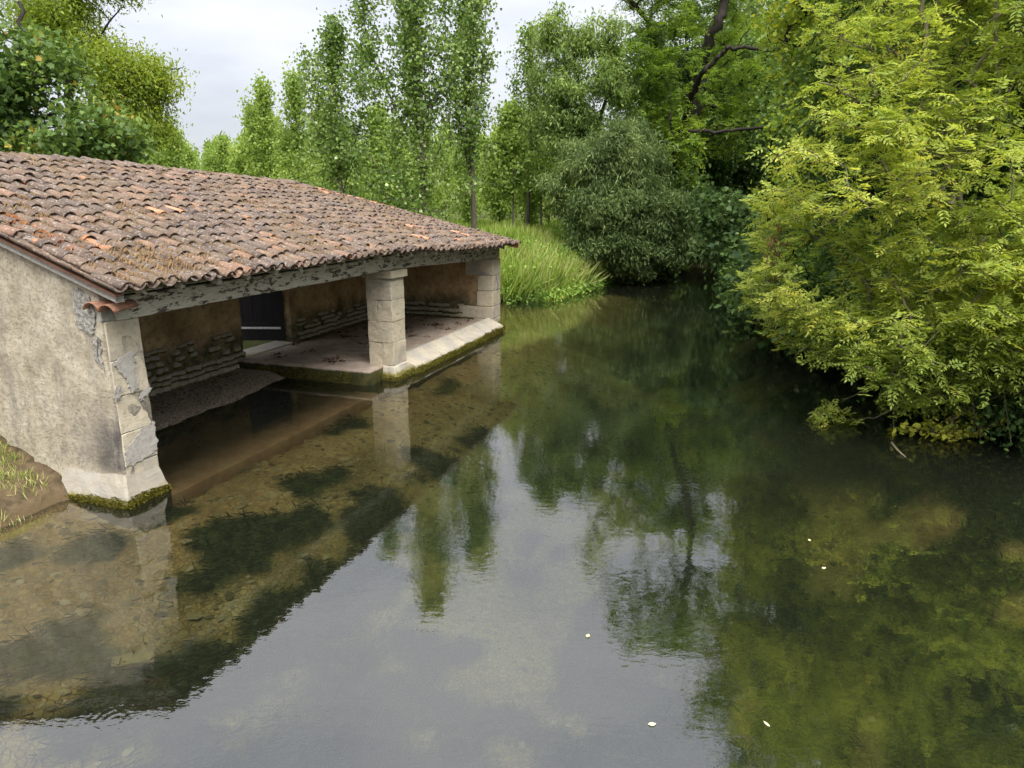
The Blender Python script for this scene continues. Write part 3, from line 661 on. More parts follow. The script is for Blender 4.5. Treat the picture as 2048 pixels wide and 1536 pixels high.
for i in parts:
    o = bpy.data.objects.new('tile', tme2 if i in new else tme); COL.objects.link(o); o.parent = roof
    o.matrix_local = Matrix(((Xd[i, 0], Yd[i, 0], Zd[i, 0], tpos[i, 0]), (Xd[i, 1], Yd[i, 1], Zd[i, 1], tpos[i, 1]), (Xd[i, 2], Yd[i, 2], Zd[i, 2], tpos[i, 2]), (0, 0, 0, 1)))
rest = np.array(rest)
tr_ = meshobj('tile_rows', stamp('tile_rows', tv, tf, tpos[rest], Xd[rest], Yd[rest], Zd[rest], np.ones(len(rest))), MAT['tiles'], roof); tr_['kind'] = 'stuff'
pvv, pff = arch(.093, .08, .39, .012, True)
ci2, ri2 = np.meshgrid(np.arange(NC + 1), np.arange(NR), indexing='ij'); ci2, ri2 = ci2.ravel(), ri2.ravel(); n2_ = len(ci2)
ps = -.50 + PITCH * (ci2 - .5) + rt.normal(0, .008, n2_); pn = -.46 + EXPO * ri2 + rt.normal(0, .02, n2_)
ds, dn, dz, z0 = roof_frame(ps, pn); Yp = unit(dn - dz * .04); Xp = unit(np.cross(Yp, dz)); Zp = np.cross(Xp, Yp)
pt = meshobj('pan_tiles', stamp('pan_tiles', pvv, pff, np.stack([ps, pn, z0], 1) + dz * .085, Xp, Yp, Zp, np.ones(n2_)), MAT['tiles'], roof); pt['kind'] = 'stuff'
# verge strips and the corbel tiles under the near eaves corner
def verge(name, s, th, zo0, zo1, n0, n1, mat):
    q = np.linspace(n0, n1, 18); bm = bmesh.new(); R_ = []
    for n in q:
        z = float(zroof(s, n)); R_.append([bm.verts.new(v) for v in ((s - th, n, z + zo0), (s + th, n, z + zo0), (s + th, n, z + zo1), (s - th, n, z + zo1))])
    for a_, b_ in zip(R_, R_[1:]):
        for j in range(4): bm.faces.new((a_[j], a_[(j + 1) % 4], b_[(j + 1) % 4], b_[j]))
    bm.faces.new(R_[0][::-1]); bm.faces.new(R_[-1]); return meshobj(name, bm_mesh(name, bm), mat, roof)
verge('verge_strip', -.585, .05, -.04, -.016, -.42, 3.85, MAT['rust']); verge('verge_strip', 11.74, .06, -.1, .02, -.42, 3.85, MAT['newtile'])
verge('verge_mortar', -.53, .05, -.13, -.041, -.36, 3.4, MAT['mortar'])
cv, cf = arch(.105, .09, .36, .014)
cme = mesh_np('corbel_tile', cv, *faces_np(cf)); cme.materials.append(MAT['orange'])
for i, n in enumerate([.02, -.19]):
    o = bpy.data.objects.new('corbel_tile', cme); COL.objects.link(o); o.parent = roof; o.location = (-.575, n, 2.20 - .015 * i); o.rotation_euler = (.05, .0, -math.pi / 2 + .1 * i)

# dry moss and stonecrop growing on the tiles
tuft_v, tuft_f = [], []
rq = np.random.default_rng(3)
for i in range(8):
    a = rq.uniform(0, 6.28); t = rq.uniform(.2, 1.15); l = rq.uniform(.6, 1.1); b = rq.uniform(0, .7)
    o_ = np.array([math.cos(a) * b, math.sin(a) * b, 0]); d_ = np.array([math.cos(a) * math.sin(t), math.sin(a) * math.sin(t), math.cos(t)]) * l; w_ = np.array([-math.sin(a), math.cos(a), 0]) * .17
    k = len(tuft_v); tuft_v += [o_ - w_, o_ + w_, o_ + d_ + w_ * .6, o_ + d_ - w_ * .6]; tuft_f.append((k, k + 1, k + 2, k + 3))
N = 34000
ms, mn = rt.uniform(-.55, 11.6, N), rt.uniform(-.42, 3.75, N)
dens = sstep(.44, .60, fbm(ms * 1.3, mn * 1.3, seed=71)) * (.35 + .65 * sstep(.4, .55, fbm(ms * 6, mn * 6, seed=72)))
dens = dens * np.where(ms < 8, 1.25, .6) + .12
big = np.exp(-(((ms - .25) / .5) ** 2 + ((mn + .05) / .55) ** 2)) + np.exp(-(((ms + .28) / .12) ** 2 + ((mn - .9) / .45) ** 2)) * 1.2
k = rt.random(N) < np.maximum(dens * .62, big); ms, mn = ms[k], mn[k]; n_ = len(ms)
ds, dn, dz, z0 = roof_frame(ms, mn); ph = ((ms + .50) / PITCH) % 1; up = .105 - .06 * np.abs(np.cos(ph * math.pi + math.pi / 2)) * 1.0
sz = rt.uniform(.014, .044, n_) * (1 + .6 * np.exp(-(((ms - .25) / .5) ** 2 + ((mn + .05) / .5) ** 2)))
tone = np.clip(.15 + .75 * fbm(ms * 2.2, mn * 2.2, seed=75) + rt.normal(0, .13, n_), 0, .9); red = (np.abs(ms + .28) < .16) & (mn > .35) & (mn < 1.6); tone[red] = .93 + .07 * rt.random(red.sum())
mo = meshobj('roof_moss', stamp('roof_moss', tuft_v, tuft_f, np.stack([ms, mn, z0 + up], 1), ds, dn, dz, sz, tone), MAT['dry'], roof); mo['kind'] = 'stuff'
# green river moss along stone edges at the water line
def moss_line(pts, cnt, z0, z1, depth, parent, size=.018):
    pts = np.array(pts, float); i = rt.integers(0, len(pts) - 1, cnt); t = rt.random(cnt)[:, None]
    p = pts[i] * (1 - t) + pts[i + 1] * t; hz = .25 + 1.5 * fbm(p[:, 0] * 2.6 + 7, p[:, 1] * 2.6, seed=58); p = np.column_stack([p + rt.normal(0, depth, (cnt, 2)), z0 + (z1 - z0) * rt.random(cnt) * hz])
    d = pts[i + 1] - pts[i]; nr = unit(np.stack([d[:, 1], -d[:, 0], 0 * d[:, 0] + .4], 1)); Xm, Ym, Zm = frame(np.tile([0, 0, 1.], (cnt, 1)) + rt.normal(0, .2, (cnt, 3)), nr)
    o = meshobj('moss_fringe', stamp('moss_fringe', tuft_v, tuft_f, p, Xm, Ym, Zm, rt.uniform(.5, 1.2, cnt) * size, rt.random(cnt)), MAT['mossleaf'], parent); o['kind'] = 'stuff'
MAT['mossleaf'] = m_leaf('moss_fronds', [(0, (.04, .04, .008)), (.6, (.13, .12, .018)), (1, (.27, .24, .04))], .1, 1, .05)
moss_line([(6.0, -.31), (11.0, -.31)], 2600, .0, .14, .012, WH)
moss_line([(-.605, .90), (-.605, -.125), (-.01, -.125)], 1700, -.02, .085, .010, gw, .018)
moss_line([(5.33, .5), (5.33, -.25), (6.1, -.25)], 700, .02, .12, .01, post)
moss_line([(4.91, 3.0), (4.91, .45)], 900, .02, .22, .008, WH)
# dead leaves on the floor slab
N = 700; cl = np.column_stack([rt.uniform(5.0, 10.9, 45), rt.uniform(.5, 3.0, 45)]); ii = rt.integers(0, 45, N)
p = np.column_stack([cl[ii] + rt.normal(0, .06, (N, 2)) * [1.6, 1], np.full(N, .285) + rt.random(N) * .02]); p[:, 0] = np.clip(p[:, 0], 4.96, 10.9); p[:, 1] = np.clip(p[:, 1], .3, 3.0)
Xm, Ym, Zm = frame(rt.normal(0, 1, (N, 3)) * [1, 1, .15], np.array([0, 0, 1.]) + rt.normal(0, .3, (N, 3)))
lt = meshobj('leaf_litter', stamp('leaf_litter', [(-.4, 0, 0), (.4, 0, 0), (.3, .9, .1), (-.3, .9, .05)], [(0, 1, 2, 3)], p, Xm, Ym, Zm, rt.uniform(.03, .07, N), rt.random(N)), MAT['litter'], WH); lt['kind'] = 'stuff'

# ------------------------------------------------------------------ trees and plants
def tube(pts, rad, k=8):
    pts = np.asarray(pts, float); rad = np.asarray(rad, float); n = len(pts)
    d = np.gradient(pts, axis=0); X, Y, Z = frame(d, np.tile([.31, .17, .9], (n, 1)) if abs(unit(d)[0, 2]) < .9 else np.tile([1., .2, .1], (n, 1)))
    a = np.arange(k) * 2 * math.pi / k
    V = pts[:, None] + rad[:, None, None] * (np.cos(a)[None, :, None] * X[:, None] + np.sin(a)[None, :, None] * Z[:, None])
    i = np.arange(n - 1)[:, None]; j = np.arange(k)[None]
    q = np.stack([i * k + j, i * k + (j + 1) % k, (i + 1) * k + (j + 1) % k, (i + 1) * k + j], -1).reshape(-1, 4)
    return V.reshape(-1, 3), q
def smooth_path(pts, m=5, jit=.0, r_=None):
    pts = np.asarray(pts, float); out = []
    P_ = np.vstack([2 * pts[0] - pts[1], pts, 2 * pts[-1] - pts[-2]])
    for i in range(1, len(P_) - 2):
        for t in np.arange(m) / m:
            a, b, c, d = P_[i - 1:i + 3]
            out.append(.5 * ((2 * b) + (c - a) * t + (2 * a - 5 * b + 4 * c - d) * t * t + (3 * b - a - 3 * c + d) * t ** 3))
    out.append(pts[-1]); out = np.array(out)
    if jit: out[1:] += r_.normal(0, jit, out[1:].shape)
    return out
def skeleton(trunks, tips, r_, up=.7, nseg=4, bow=.12, rtip=.006, clear=0.0, power=.5):
    """trunks: list of (points, r0, r1); every tip is joined to the nearest branch so far. returns (V, quads, tip pos, tip dir)"""
    Pn = []; par = []; tr_r = []
    for pts, ra, rb in trunks:
        for i, p_ in enumerate(pts):
            par.append(len(Pn) - 1 if i else -1); Pn.append(p_); tr_r.append(ra + (rb - ra) * (i / (len(pts) - 1)) ** .8)
    n0 = len(Pn); total = n0 + len(tips) * nseg
    Q = np.empty((total, 3)); Q[:n0] = Pn; par = np.concatenate([par, np.zeros(total - n0, int)]).astype(int)
    zmin = np.min(Q[:n0, 2]) + clear; ok = np.zeros(total, bool); ok[:n0] = Q[:n0, 2] > zmin
    dmin = np.min(np.linalg.norm(tips[:, None] - Q[None, :n0], axis=2), axis=1) if len(tips) else []
    order = np.argsort(dmin); cnt = n0; tipn = np.empty(len(tips), int); tdir = np.empty((len(tips), 3))
    for i in order:
        T = tips[i]; D = Q[:cnt] - T; d = np.sqrt((D * D).sum(1)); cost = d + up * np.maximum(0, D[:, 2] + .35 * d) + np.where(ok[:cnt], 0, 1e6)
        j = int(np.argmin(cost)); L_ = d[j]; prev = j
        for k_ in range(nseg):
            t = (k_ + 1) / nseg; p_ = Q[j] * (1 - t) + T * t; p_ = p_ + np.array([0, 0, bow * L_ * 4 * t * (1 - t)])
            if k_ < nseg - 1: p_ = p_ + r_.normal(0, .04 * L_, 3)
            Q[cnt] = p_; par[cnt] = prev; ok[cnt] = True; prev = cnt; cnt += 1
        tipn[i] = prev; v = Q[prev] - Q[par[prev]]; tdir[i] = v / (np.linalg.norm(v) + 1e-9)
    c = np.zeros(cnt); c[tipn] = 1
    for i in range(cnt - 1, n0 - 1, -1): c[par[i]] += c[i]
    rad = rtip * np.maximum(c, 1) ** power
    # thick tubes for the trunks, short frusta for the branches
    V, Fq, o = [], [], 0
    a = 0
    for pts, ra, rb in trunks:
        m = len(pts); v, q = tube(pts, np.array(tr_r[a:a + m]), 9); V.append(v); Fq.append(q + o); o += len(v); a += m
    idx = np.arange(n0, cnt)
    if len(idx):
        p0 = Q[par[idx]]; p1 = Q[idx]; cap = np.where(par[idx] < n0, np.array(list(tr_r) + [1e9] * (cnt - n0))[par[idx]] * .75, 1e9)
        ra = np.minimum(np.where(par[idx] < n0, rad[idx] * 1.1, rad[par[idx]]), cap); rb = np.minimum(rad[idx], cap); d = p1 - p0
        X, Y, Z = frame(d, np.tile([.3, .5, .81], (len(idx), 1))); ang = np.arange(4) * 2 * math.pi / 4
        ring = np.cos(ang)[None, :, None] * X[:, None] + np.sin(ang)[None, :, None] * Z[:, None]
        v = np.concatenate([p0[:, None] - d[:, None] * .06 + ra[:, None, None] * ring, p1[:, None] + rb[:, None, None] * ring], 1).reshape(-1, 3)
        j = np.arange(4); q = np.stack([j, (j + 1) % 4, 4 + (j + 1) % 4, 4 + j], -1); q = (q[None] + (np.arange(len(idx)) * 8)[:, None, None]).reshape(-1, 4)
        V.append(v); Fq.append(q + o)
    V = np.concatenate(V); Fq = np.concatenate(Fq)
    return V, Fq, Q[tipn] if len(tips) else tips, tdir
def quads_mesh(name, V, q): return mesh_np(name, V, q.ravel(), np.full(len(q), 4), None, True)
def blobs_tips(blobs, n, r_, shell=2.0, clump=.0, gap=0.):
    """branch ends spread through a crown made of ellipsoids; a blob is (u, v, Y, ru, rv, depth radius in m)"""
    C, R_ = [], []
    for (u, v, Y, ru, rv, ry) in blobs:
        c = PX(u, v, Y); zc = c[1] * cP - (c[2] - H) * sP; C.append(c); R_.append((ru / F * zc, ry, rv / F * zc))
    C, R_ = np.array(C), np.array(R_); w = np.cbrt(R_.prod(1)) ** 2.2; w /= w.sum()
    out = []
    while len(out) < n:
        i = r_.choice(len(C), p=w); d = r_.normal(0, 1, 3); d /= np.linalg.norm(d); p_ = C[i] + R_[i] * d * r_.random() ** (1 / (1 + shell)) * r_.uniform(.9, 1.12)
        if gap and vnoise([p_[0] * gap], [p_[1] * gap], [p_[2] * gap], 3)[0] < (.40 if gap > .95 else .34): continue
        out.append(p_)
        if clump:
            for _ in range(2): out.append(p_ + r_.normal(0, clump, 3))
    return np.array(out[:n])
# leaf shapes: y along the leaf, folded a little at the midrib
LEAF = {
 'oval': ([(0, 0, 0), (.28, .3, .07), (.3, .6, .08), (0, 1, 0), (-.3, .6, .08), (-.28, .3, .07)], [(0, 1, 2, 3), (0, 3, 4, 5)]),
 'round': ([(0, 0, 0), (.42, .32, .05), (.36, .8, .06), (0, 1, .0), (-.36, .8, .06), (-.42, .32, .05)], [(0, 1, 2, 3), (0, 3, 4, 5)]),
 'narrow': ([(0, 0, 0), (.11, .4, .02), (0, 1, -.12), (-.11, .4, .02)], [(0, 1, 2, 3)]),
 'leaflet': ([(0, 0, -.02), (.19, .45, .03), (0, 1, -.06), (-.19, .45, .03)], [(0, 1, 2), (0, 2, 3)]),
 'delta': ([(0, 0, -.02), (.48, .28, .09), (0, 1, -.04), (-.48, .28, .09)], [(0, 1, 2), (0, 2, 3)]),
 'maple': ([(0, 0, 0), (.38, .05, .05), (.3, .28, .02), (.62, .42, .05), (.3, .55, .0), (.22, .68, .02), (0, 1, -.08), (-.22, .68, .02), (-.3, .55, 0), (-.62, .42, .05), (-.3, .28, .02), (-.38, .05, .05)],
           [(0, 1, 2), (0, 2, 3, 4), (0, 4, 5, 6), (0, 6, 7, 8), (0, 8, 9, 10), (0, 10, 11)]),
 'far': ([(0, 0, 0), (.42, .5, .05), (0, 1, 0), (-.42, .5, .05)], [(0, 1, 2, 3)]),
}
def tones(tips, n_each, r_, base=.5, sp=.18, clump=.9, fr=.9, seed=1, lift=.0):
    """tone of each leaf: its branch's own shade plus a leaf's own difference"""
    t = base + clump * (fbm(tips[:, 0] * fr, tips[:, 1] * fr, tips[:, 2] * fr, seed, 3) - .44)
    t = np.repeat(t, n_each); return np.clip(t + r_.normal(0, sp, len(t)), 0, 1)
def leaves(name, kind, tips, dirs, n_each, size, spread, r_, mat, parent, droop=.4, back=.5, base=.5, sp=.16, clump=.9, fr=.9, flat=.6, seed=1, tonearr=None):
    n = len(tips) * n_each; T = np.repeat(tips, n_each, 0); D = np.repeat(dirs, n_each, 0)
    pos = T - D * (r_.random((n, 1)) ** 1.3 * back) + r_.normal(0, 1, (n, 3)) * spread * np.array([1, 1, .75])
    axd = D * .5 + r_.normal(0, .75, (n, 3)) + np.array([0, 0, -droop]); nr = np.array([0, 0, 1.]) * flat * 1.6 + r_.normal(0, .8, (n, 3))
    X, Y, Z = frame(axd, nr); tv_, tf_ = LEAF[kind]
    tn_ = tones(tips, n_each, r_, base, sp, clump, fr, seed) if tonearr is None else tonearr
    return meshobj(name, stamp(name, tv_, tf_, pos, X, Y, Z, size * r_.uniform(.65, 1.25, n), tn_), mat, parent)
def pinnate(name, tips, dirs, n_each, leaf_len, pairs, lsize, r_, mat, parent, droop=.35, back=.4, base=.5, sp=.1, clump=1., fr=.9, seed=1, asp=1.):
    """compound leaves: a rachis with paired leaflets and one at the end"""
    n = len(tips) * n_each; T = np.repeat(tips, n_each, 0); D = np.repeat(dirs, n_each, 0)
    p0 = T - D * (r_.random((n, 1)) * back) + r_.normal(0, .03, (n, 3))
    side = unit(r_.normal(0, 1, (n, 3)) * [1, 1, .45]); rd = unit(D * .55 + side * .9 + np.array([0, 0, .15])); Ln = leaf_len * r_.uniform(.7, 1.2, n)
    up_ = unit(np.array([0, 0, 1.]) + r_.normal(0, .28, (n, 3))); sx = unit(np.cross(rd, up_)); nz = np.cross(sx, rd)
    P_, A_, Nn, S_ = [], [], [], []
    for k_ in range(pairs):
        t = .25 + .68 * k_ / max(1, pairs - 1); b = p0 + rd * (Ln * t)[:, None] + np.array([0, 0, -1.]) * (Ln * droop * t * t)[:, None]
        for sg in (-1, 1):
            P_.append(b); A_.append(rd * .55 + sx * sg * .9 + np.array([0, 0, -.12 - droop * .5]) + r_.normal(0, .1, (n, 3))); Nn.append(nz + r_.normal(0, .18, (n, 3))); S_.append(lsize * (.8 + .4 * math.sin(math.pi * (t + .05))) * r_.uniform(.85, 1.15, n))
    P_.append(p0 + rd * Ln[:, None] + np.array([0, 0, -1.]) * (Ln * droop)[:, None]); A_.append(rd + np.array([0, 0, -droop])); Nn.append(nz); S_.append(lsize * np.ones(n) * 1.1)
    m = len(P_); P_ = np.concatenate(P_); X, Y, Z = frame(np.concatenate(A_), np.concatenate(Nn)); S_ = np.concatenate(S_)
    t0 = tones(tips, n_each, r_, base, sp, clump, fr, seed); tn_ = np.clip(np.tile(t0, m) + r_.normal(0, .06, n * m), 0, 1)
    tv_, tf_ = LEAF['leaflet']
    return meshobj(name, stamp(name, tv_, tf_, P_, X, Y, Z, np.stack([S_ * asp, S_, S_], 1), tn_), mat, parent)
def local(o, base):
    """move a mesh built in world coordinates under an Empty at base"""
    me = o.data; co = np.empty(len(me.vertices) * 3, np.float32); me.vertices.foreach_get('co', co); co = co.reshape(-1, 3) - np.asarray(base, np.float32)
    me.vertices.foreach_set('co', co.ravel()); me.update()
def finish(root, base):
    root.location = base
    for ch in root.children: local(ch, base)
def gz1(x, y): return float(ground_z(np.array([x]), np.array([y]))[0])
def pxpath(l): return [PX(*q) for q in l]

# --- ash by the near bank: yellowing compound leaves hanging over the water
def build(name, label, cat, trunks, blobs, n, seed, bark, group=None, shell=2., clump=.0, gap=0., up=.7, bow=.1, rtip=.006, extra=None, clear=0., power=.5):
    r_ = np.random.default_rng(seed); root = empty(name); tag(root, label, cat, group)
    tr = []
    for pts, ra, rb in trunks:
        pts = np.array(pts)
        tr.append((smooth_path(pts, 5, .03 * np.linalg.norm(pts[-1] - pts[0]) / 6, r_), ra, rb))
    tips = blobs_tips(blobs, n, r_, shell, clump, gap)
    if extra is not None: tips = np.vstack([tips, extra])
    tips[:, 2] = np.maximum(tips[:, 2], .06)
    V, q, tp, td = skeleton(tr, tips, r_, up, 4, bow, rtip, clear, power)
    meshobj('trunk', quads_mesh('trunk', V, q), bark, root)
    base = np.array(tr[0][0][0]); return root, tp, td, r_, base
def ground_pt(u, v, Y, dz=-.1):
    p_ = PX(u, v, Y); p_[2] = gz1(p_[0], p_[1]) + dz; return p_

b0 = ground_pt(2110, 640, 10.6)
root, tp, td, r_, base = build('ash_tree', 'tall ash with yellowing feathery leaves leaning from the bank opposite the wash house', 'tree',
    [([b0, PX(2030, 620, 10.4), PX(1985, 560, 10.3), PX(1945, 470, 10.2), PX(1915, 390, 10.2), PX(1888, 310, 10.2), PX(1870, 200, 10.3), PX(1850, 60, 10.5), PX(1840, -150, 10.8), PX(1835, -330, 11)], .085, .02),
     ([PX(1893, 325, 10.2), PX(1800, 260, 9.8), PX(1720, 200, 9.6), PX(1640, 165, 9.5)], .035, .008), ([PX(1915, 390, 10.2), PX(1820, 400, 9.5), PX(1740, 415, 9.2)], .03, .008)],
    [(1800, 180, 10, 210, 170, 1.5), (1980, 100, 10.4, 200, 240, 1.9), (1700, 340, 9.6, 150, 110, 1.2), (1900, 340, 9.5, 190, 140, 1.4), (2020, 400, 9.6, 160, 180, 1.4), (1760, 60, 10.3, 140, 120, 1.2),
     (1900, -150, 10.8, 280, 200, 2.2), (2120, -60, 10, 220, 300, 2.2), (2230, 350, 9.2, 200, 350, 1.8), (1700, 250, 9.8, 110, 90, 1), (2000, -420, 11, 300, 220, 2.2), (2300, -300, 9.5, 300, 350, 2.2)],
    1300, 101, MAT['palebark'], gap=.9, rtip=.0038)
pinnate('crown', tp, td, 7, .22, 4, .072, r_, MAT['ash'], root, .3, .5, .62, .1, 1.0, .8, 3); finish(root, base)
b0 = ground_pt(2160, 760, 9.0)
root, tp, td, r_, base = build('ash_sapling', 'low spreading ash with long bare branches dipping into the river', 'tree',
    [([b0, PX(2100, 720, 9.1), PX(2010, 665, 9.2), PX(1900, 670, 9.4), PX(1800, 640, 9.8), PX(1700, 610, 10.3)], .055, .01), ([PX(2090, 735, 9.1), PX(2000, 770, 9.2), PX(1930, 790, 9.5), PX(1840, 795, 9.8), PX(1760, 830, 10.2), PX(1700, 850, 10.3)], .03, .008),
     ([PX(2100, 720, 9.1), PX(2040, 560, 9.0), PX(1990, 440, 9.0)], .035, .01), ([PX(2100, 740, 9), PX(2010, 690, 8.8), PX(1950, 745, 9), PX(1900, 800, 9.3)], .02, .006), ([PX(1940, 690, 9.2), PX(1942, 780, 9.2), PX(1962, 888, 9.3)], .009, .005), ([PX(1790, 640, 9.9), PX(1786, 760, 9.8), PX(1788, 880, 9.6)], .007, .004), ([PX(2000, 700, 8.9), PX(2010, 800, 8.9), PX(2020, 885, 8.9)], .007, .004), ([PX(1700, 610, 10.3), PX(1640, 660, 10.5), PX(1622, 715, 10.5)], .008, .003), ([PX(1990, 560, 9), PX(1850, 690, 9), PX(1760, 760, 9.4), PX(1690, 800, 9.8)], .012, .004)],
    [(1640, 560, 10.4, 130, 95, 1.0), (1560, 530, 11, 70, 60, .7), (1790, 590, 9.6, 190, 100, 1.1), (1980, 560, 9, 140, 130, 1.2), (1720, 690, 9.8, 120, 60, .7), (1850, 720, 9.2, 140, 70, .8), (2010, 660, 8.8, 110, 90, .9), (1600, 640, 10.6, 90, 45, .7),
     (1660, 830, 10.3, 62, 20, .22), (1860, 800, 9.6, 90, 25, .4), (2130, 600, 8.6, 120, 200, 1.), (1800, 480, 9.6, 130, 70, .9), (1640, 450, 10.6, 90, 50, .7), (1545, 470, 11.6, 50, 50, .6), (1535, 585, 11.6, 40, 40, .5), (1560, 400, 11.4, 50, 30, .5)],
    800, 102, MAT['palebark'], up=.3, bow=.05, gap=.9, rtip=.0038)
pinnate('crown', tp, td, 7, .21, 4, .07, r_, MAT['ash'], root, .35, .45, .66, .1, .9, .9, 5); finish(root, base)
# brown withered leaf bunch hanging in the ash
dc = PX(1548, 515, 10.9); rd_ = np.random.default_rng(77); dt = dc + rd_.normal(0, 1, (26, 3)) * [.05, .05, .16]
MAT['withered'] = m_leaf('withered_leaves', [(0, (.12, .06, .03)), (1, (.30, .17, .10))], .2, .9, .1)
dl = leaves('withered_bunch', 'narrow', dt, np.tile([0, 0, -1.], (26, 1)), 9, .11, .03, rd_, MAT['withered'], None, 1.5, .1); local(dl, dc); dl.location = dc
tag(dl, 'brown withered leaf bunch hanging from the ash over the river', 'dead leaves')
# --- alder behind
b0 = ground_pt(1750, 560, 14.5)
root, tp, td, r_, base = build('alder_tree', 'round leaved alder with bright yellow green shoots between the ash and the ivy clad tree', 'tree',
    [([b0, PX(1745, 400, 14.4), PX(1720, 250, 14.3), PX(1690, 80, 14.3), PX(1670, -100, 14.3), PX(1660, -260, 14.3)], .13, .03), ([PX(1742, 380, 14.4), PX(1650, 330, 13.6), PX(1560, 330, 13.2)], .05, .01), ([PX(1722, 260, 14.3), PX(1640, 120, 13.8), PX(1560, 80, 13.5)], .05, .01)],
    [(1630, 110, 13.6, 95, 110, 1.2), (1710, 60, 14, 180, 190, 1.8), (1585, 250, 13, 60, 75, .8), (1640, 410, 13, 110, 95, 1.1), (1520, 385, 12.6, 55, 22, .35), (1740, 320, 13.6, 190, 170, 1.6), (1660, -130, 14, 180, 170, 1.8), (1580, 480, 13.2, 60, 55, .8), (1720, 500, 13.6, 160, 100, 1.2), (1720, -330, 14, 150, 120, 1.6), (1600, 30, 13.6, 60, 60, .8), (1900, 300, 15, 220, 300, 1.8), (2150, 200, 14, 200, 400, 1.8)],
    900, 103, MAT['darkbark'], gap=.7)
depth_t = np.clip(.30 + .55 * (fbm(tp[:, 0] * .8, tp[:, 1] * .8, tp[:, 2] * .8, 9, 3) - .44) + .32 * (proj(tp)[0] < 1640), 0, 1)
leaves('crown', 'round', tp, td, 44, .077, .16, r_, MAT['alder'], root, .25, .45, tonearr=np.clip(np.repeat(depth_t, 44) + r_.normal(0, .13, 44 * len(tp)), 0, 1)); finish(root, base)
# --- dark shrubs at the foot of the far bank
for i, (lab, bl, n, sd_) in enumerate([
    ('dark green shrub in deep shade under the low ash branches', [(1900, 760, 10.6, 150, 80, .9), (2030, 800, 9.6, 110, 90, .8), (1760, 660, 11.5, 110, 60, .8), (2120, 780, 9, 120, 120, .9)], 300, 1),
    ('dark leafy bank shrub at the water below the alder', [(1640, 600, 14.4, 130, 60, .9), (1560, 600, 15.5, 60, 45, .8), (1720, 560, 14, 130, 80, 1)], 220, 2)]):
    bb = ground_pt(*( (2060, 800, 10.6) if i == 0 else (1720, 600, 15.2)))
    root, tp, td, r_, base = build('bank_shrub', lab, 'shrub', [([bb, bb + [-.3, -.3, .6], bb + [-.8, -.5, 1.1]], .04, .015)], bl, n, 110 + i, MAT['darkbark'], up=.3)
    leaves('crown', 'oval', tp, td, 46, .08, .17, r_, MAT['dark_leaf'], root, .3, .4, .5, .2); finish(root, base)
# yellow bramble sprays trailing to the water
bb = ground_pt(2110, 800, 8.8)
ex = np.array([PX(u, v, Y) for u, v, Y in [(1790, 880, 9.6), (1830, 872, 9.6), (1860, 880, 9.5), (1890, 870, 9.5), (1925, 882, 9.4), (1850, 845, 9.6), (1900, 840, 9.5), (1940, 838, 9.4), (1970, 860, 9.2), (1780, 850, 9.7), (2000, 850, 9.1)]])
root, tp, td, r_, base = build('bramble_spray', 'trailing bramble with pale yellow oval leaves touching the water', 'bramble', [([bb, PX(2050, 780, 8.9), PX(1980, 800, 9.1), PX(1920, 830, 9.4)], .015, .006)], [(1880, 862, 9.5, 90, 12, .25)], 24, 115, MAT['bark'], up=.1, bow=.05, rtip=.004, extra=ex)
MAT['ybramble'] = m_leaf('yellow_bramble_leaves', [(0, (.16, .2, .03)), (.5, (.36, .38, .05)), (1, (.5, .47, .08))], .35)
leaves('crown', 'oval', tp, td, 9, .085, .06, r_, MAT['ybramble'], root, .3, .25, .5, .2); finish(root, base)

# --- ivy clad tree at the bend
b0 = ground_pt(1335, 540, 34.5)
root, tp, td, r_, base = build('ivy_clad_tree', 'big ivy clad tree with thick dark crooked limbs at the river bend', 'tree',
    [([b0, PX(1335, 440, 33), PX(1345, 360, 32.5), PX(1372, 250, 32.2), PX(1400, 160, 32), PX(1427, 60, 31), PX(1456, -10, 31), PX(1470, -200, 32), PX(1480, -420, 32)], .42, .12),
     ([PX(1352, 330, 32.5), PX(1372, 235, 31), PX(1388, 180, 30), PX(1404, 148, 29.3), PX(1423, 126, 29), PX(1446, 104, 28.8), PX(1462, 96, 28.7), PX(1501, 95, 28.5), PX(1545, 99, 28.5), PX(1600, 80, 28.5)], .14, .05), ([PX(1350, 340, 32.5), PX(1320, 180, 32), PX(1300, 60, 32), PX(1250, -10, 32), PX(1220, -60, 32)], .16, .06),
     ([PX(1345, 268, 31), PX(1385, 262, 29.4), PX(1440, 264, 29), PX(1500, 256, 28.8), PX(1570, 262, 28.6)], .09, .05)],
    [(1350, 170, 30.5, 110, 100, 2.4), (1275, 110, 31, 70, 80, 2), (1400, 20, 33.8, 120, 70, 2.2), (1340, 30, 31, 60, 50, 1.6), (1330, 300, 30.6, 80, 80, 1.6), (1440, 230, 33.5, 70, 110, 2), (1340, -100, 32, 150, 120, 3.2), (1500, 140, 33.5, 90, 120, 2.4), (1290, 220, 31, 60, 60, 1.6), (1480, -130, 32, 130, 130, 3), (1380, -320, 32, 150, 140, 3), (1260, -20, 31.5, 60, 60, 1.8), (1250, -200, 32, 80, 90, 2), (1520, -330, 32, 120, 120, 2.6)],
    880, 120, MAT['darkbark'], gap=.28, rtip=.009)
pinnate('crown', tp, td, 13, .34, 3, .14, r_, MAT['robinia'], root, .35, 1.1, .52, .12, 1.1, .5, 7, .9)
ivt = blobs_tips([(1325, 420, 32, 45, 90, .9), (1310, 500, 32, 60, 50, 1.2), (1345, 330, 32, 35, 50, .8), (1370, 400, 32, 30, 60, .8)], 300, r_)
leaves('ivy', 'round', ivt, unit(r_.normal(0, 1, ivt.shape)), 26, .17, .3, r_, MAT['dark_leaf'], root, .5, .3, .55, .22); finish(root, base)
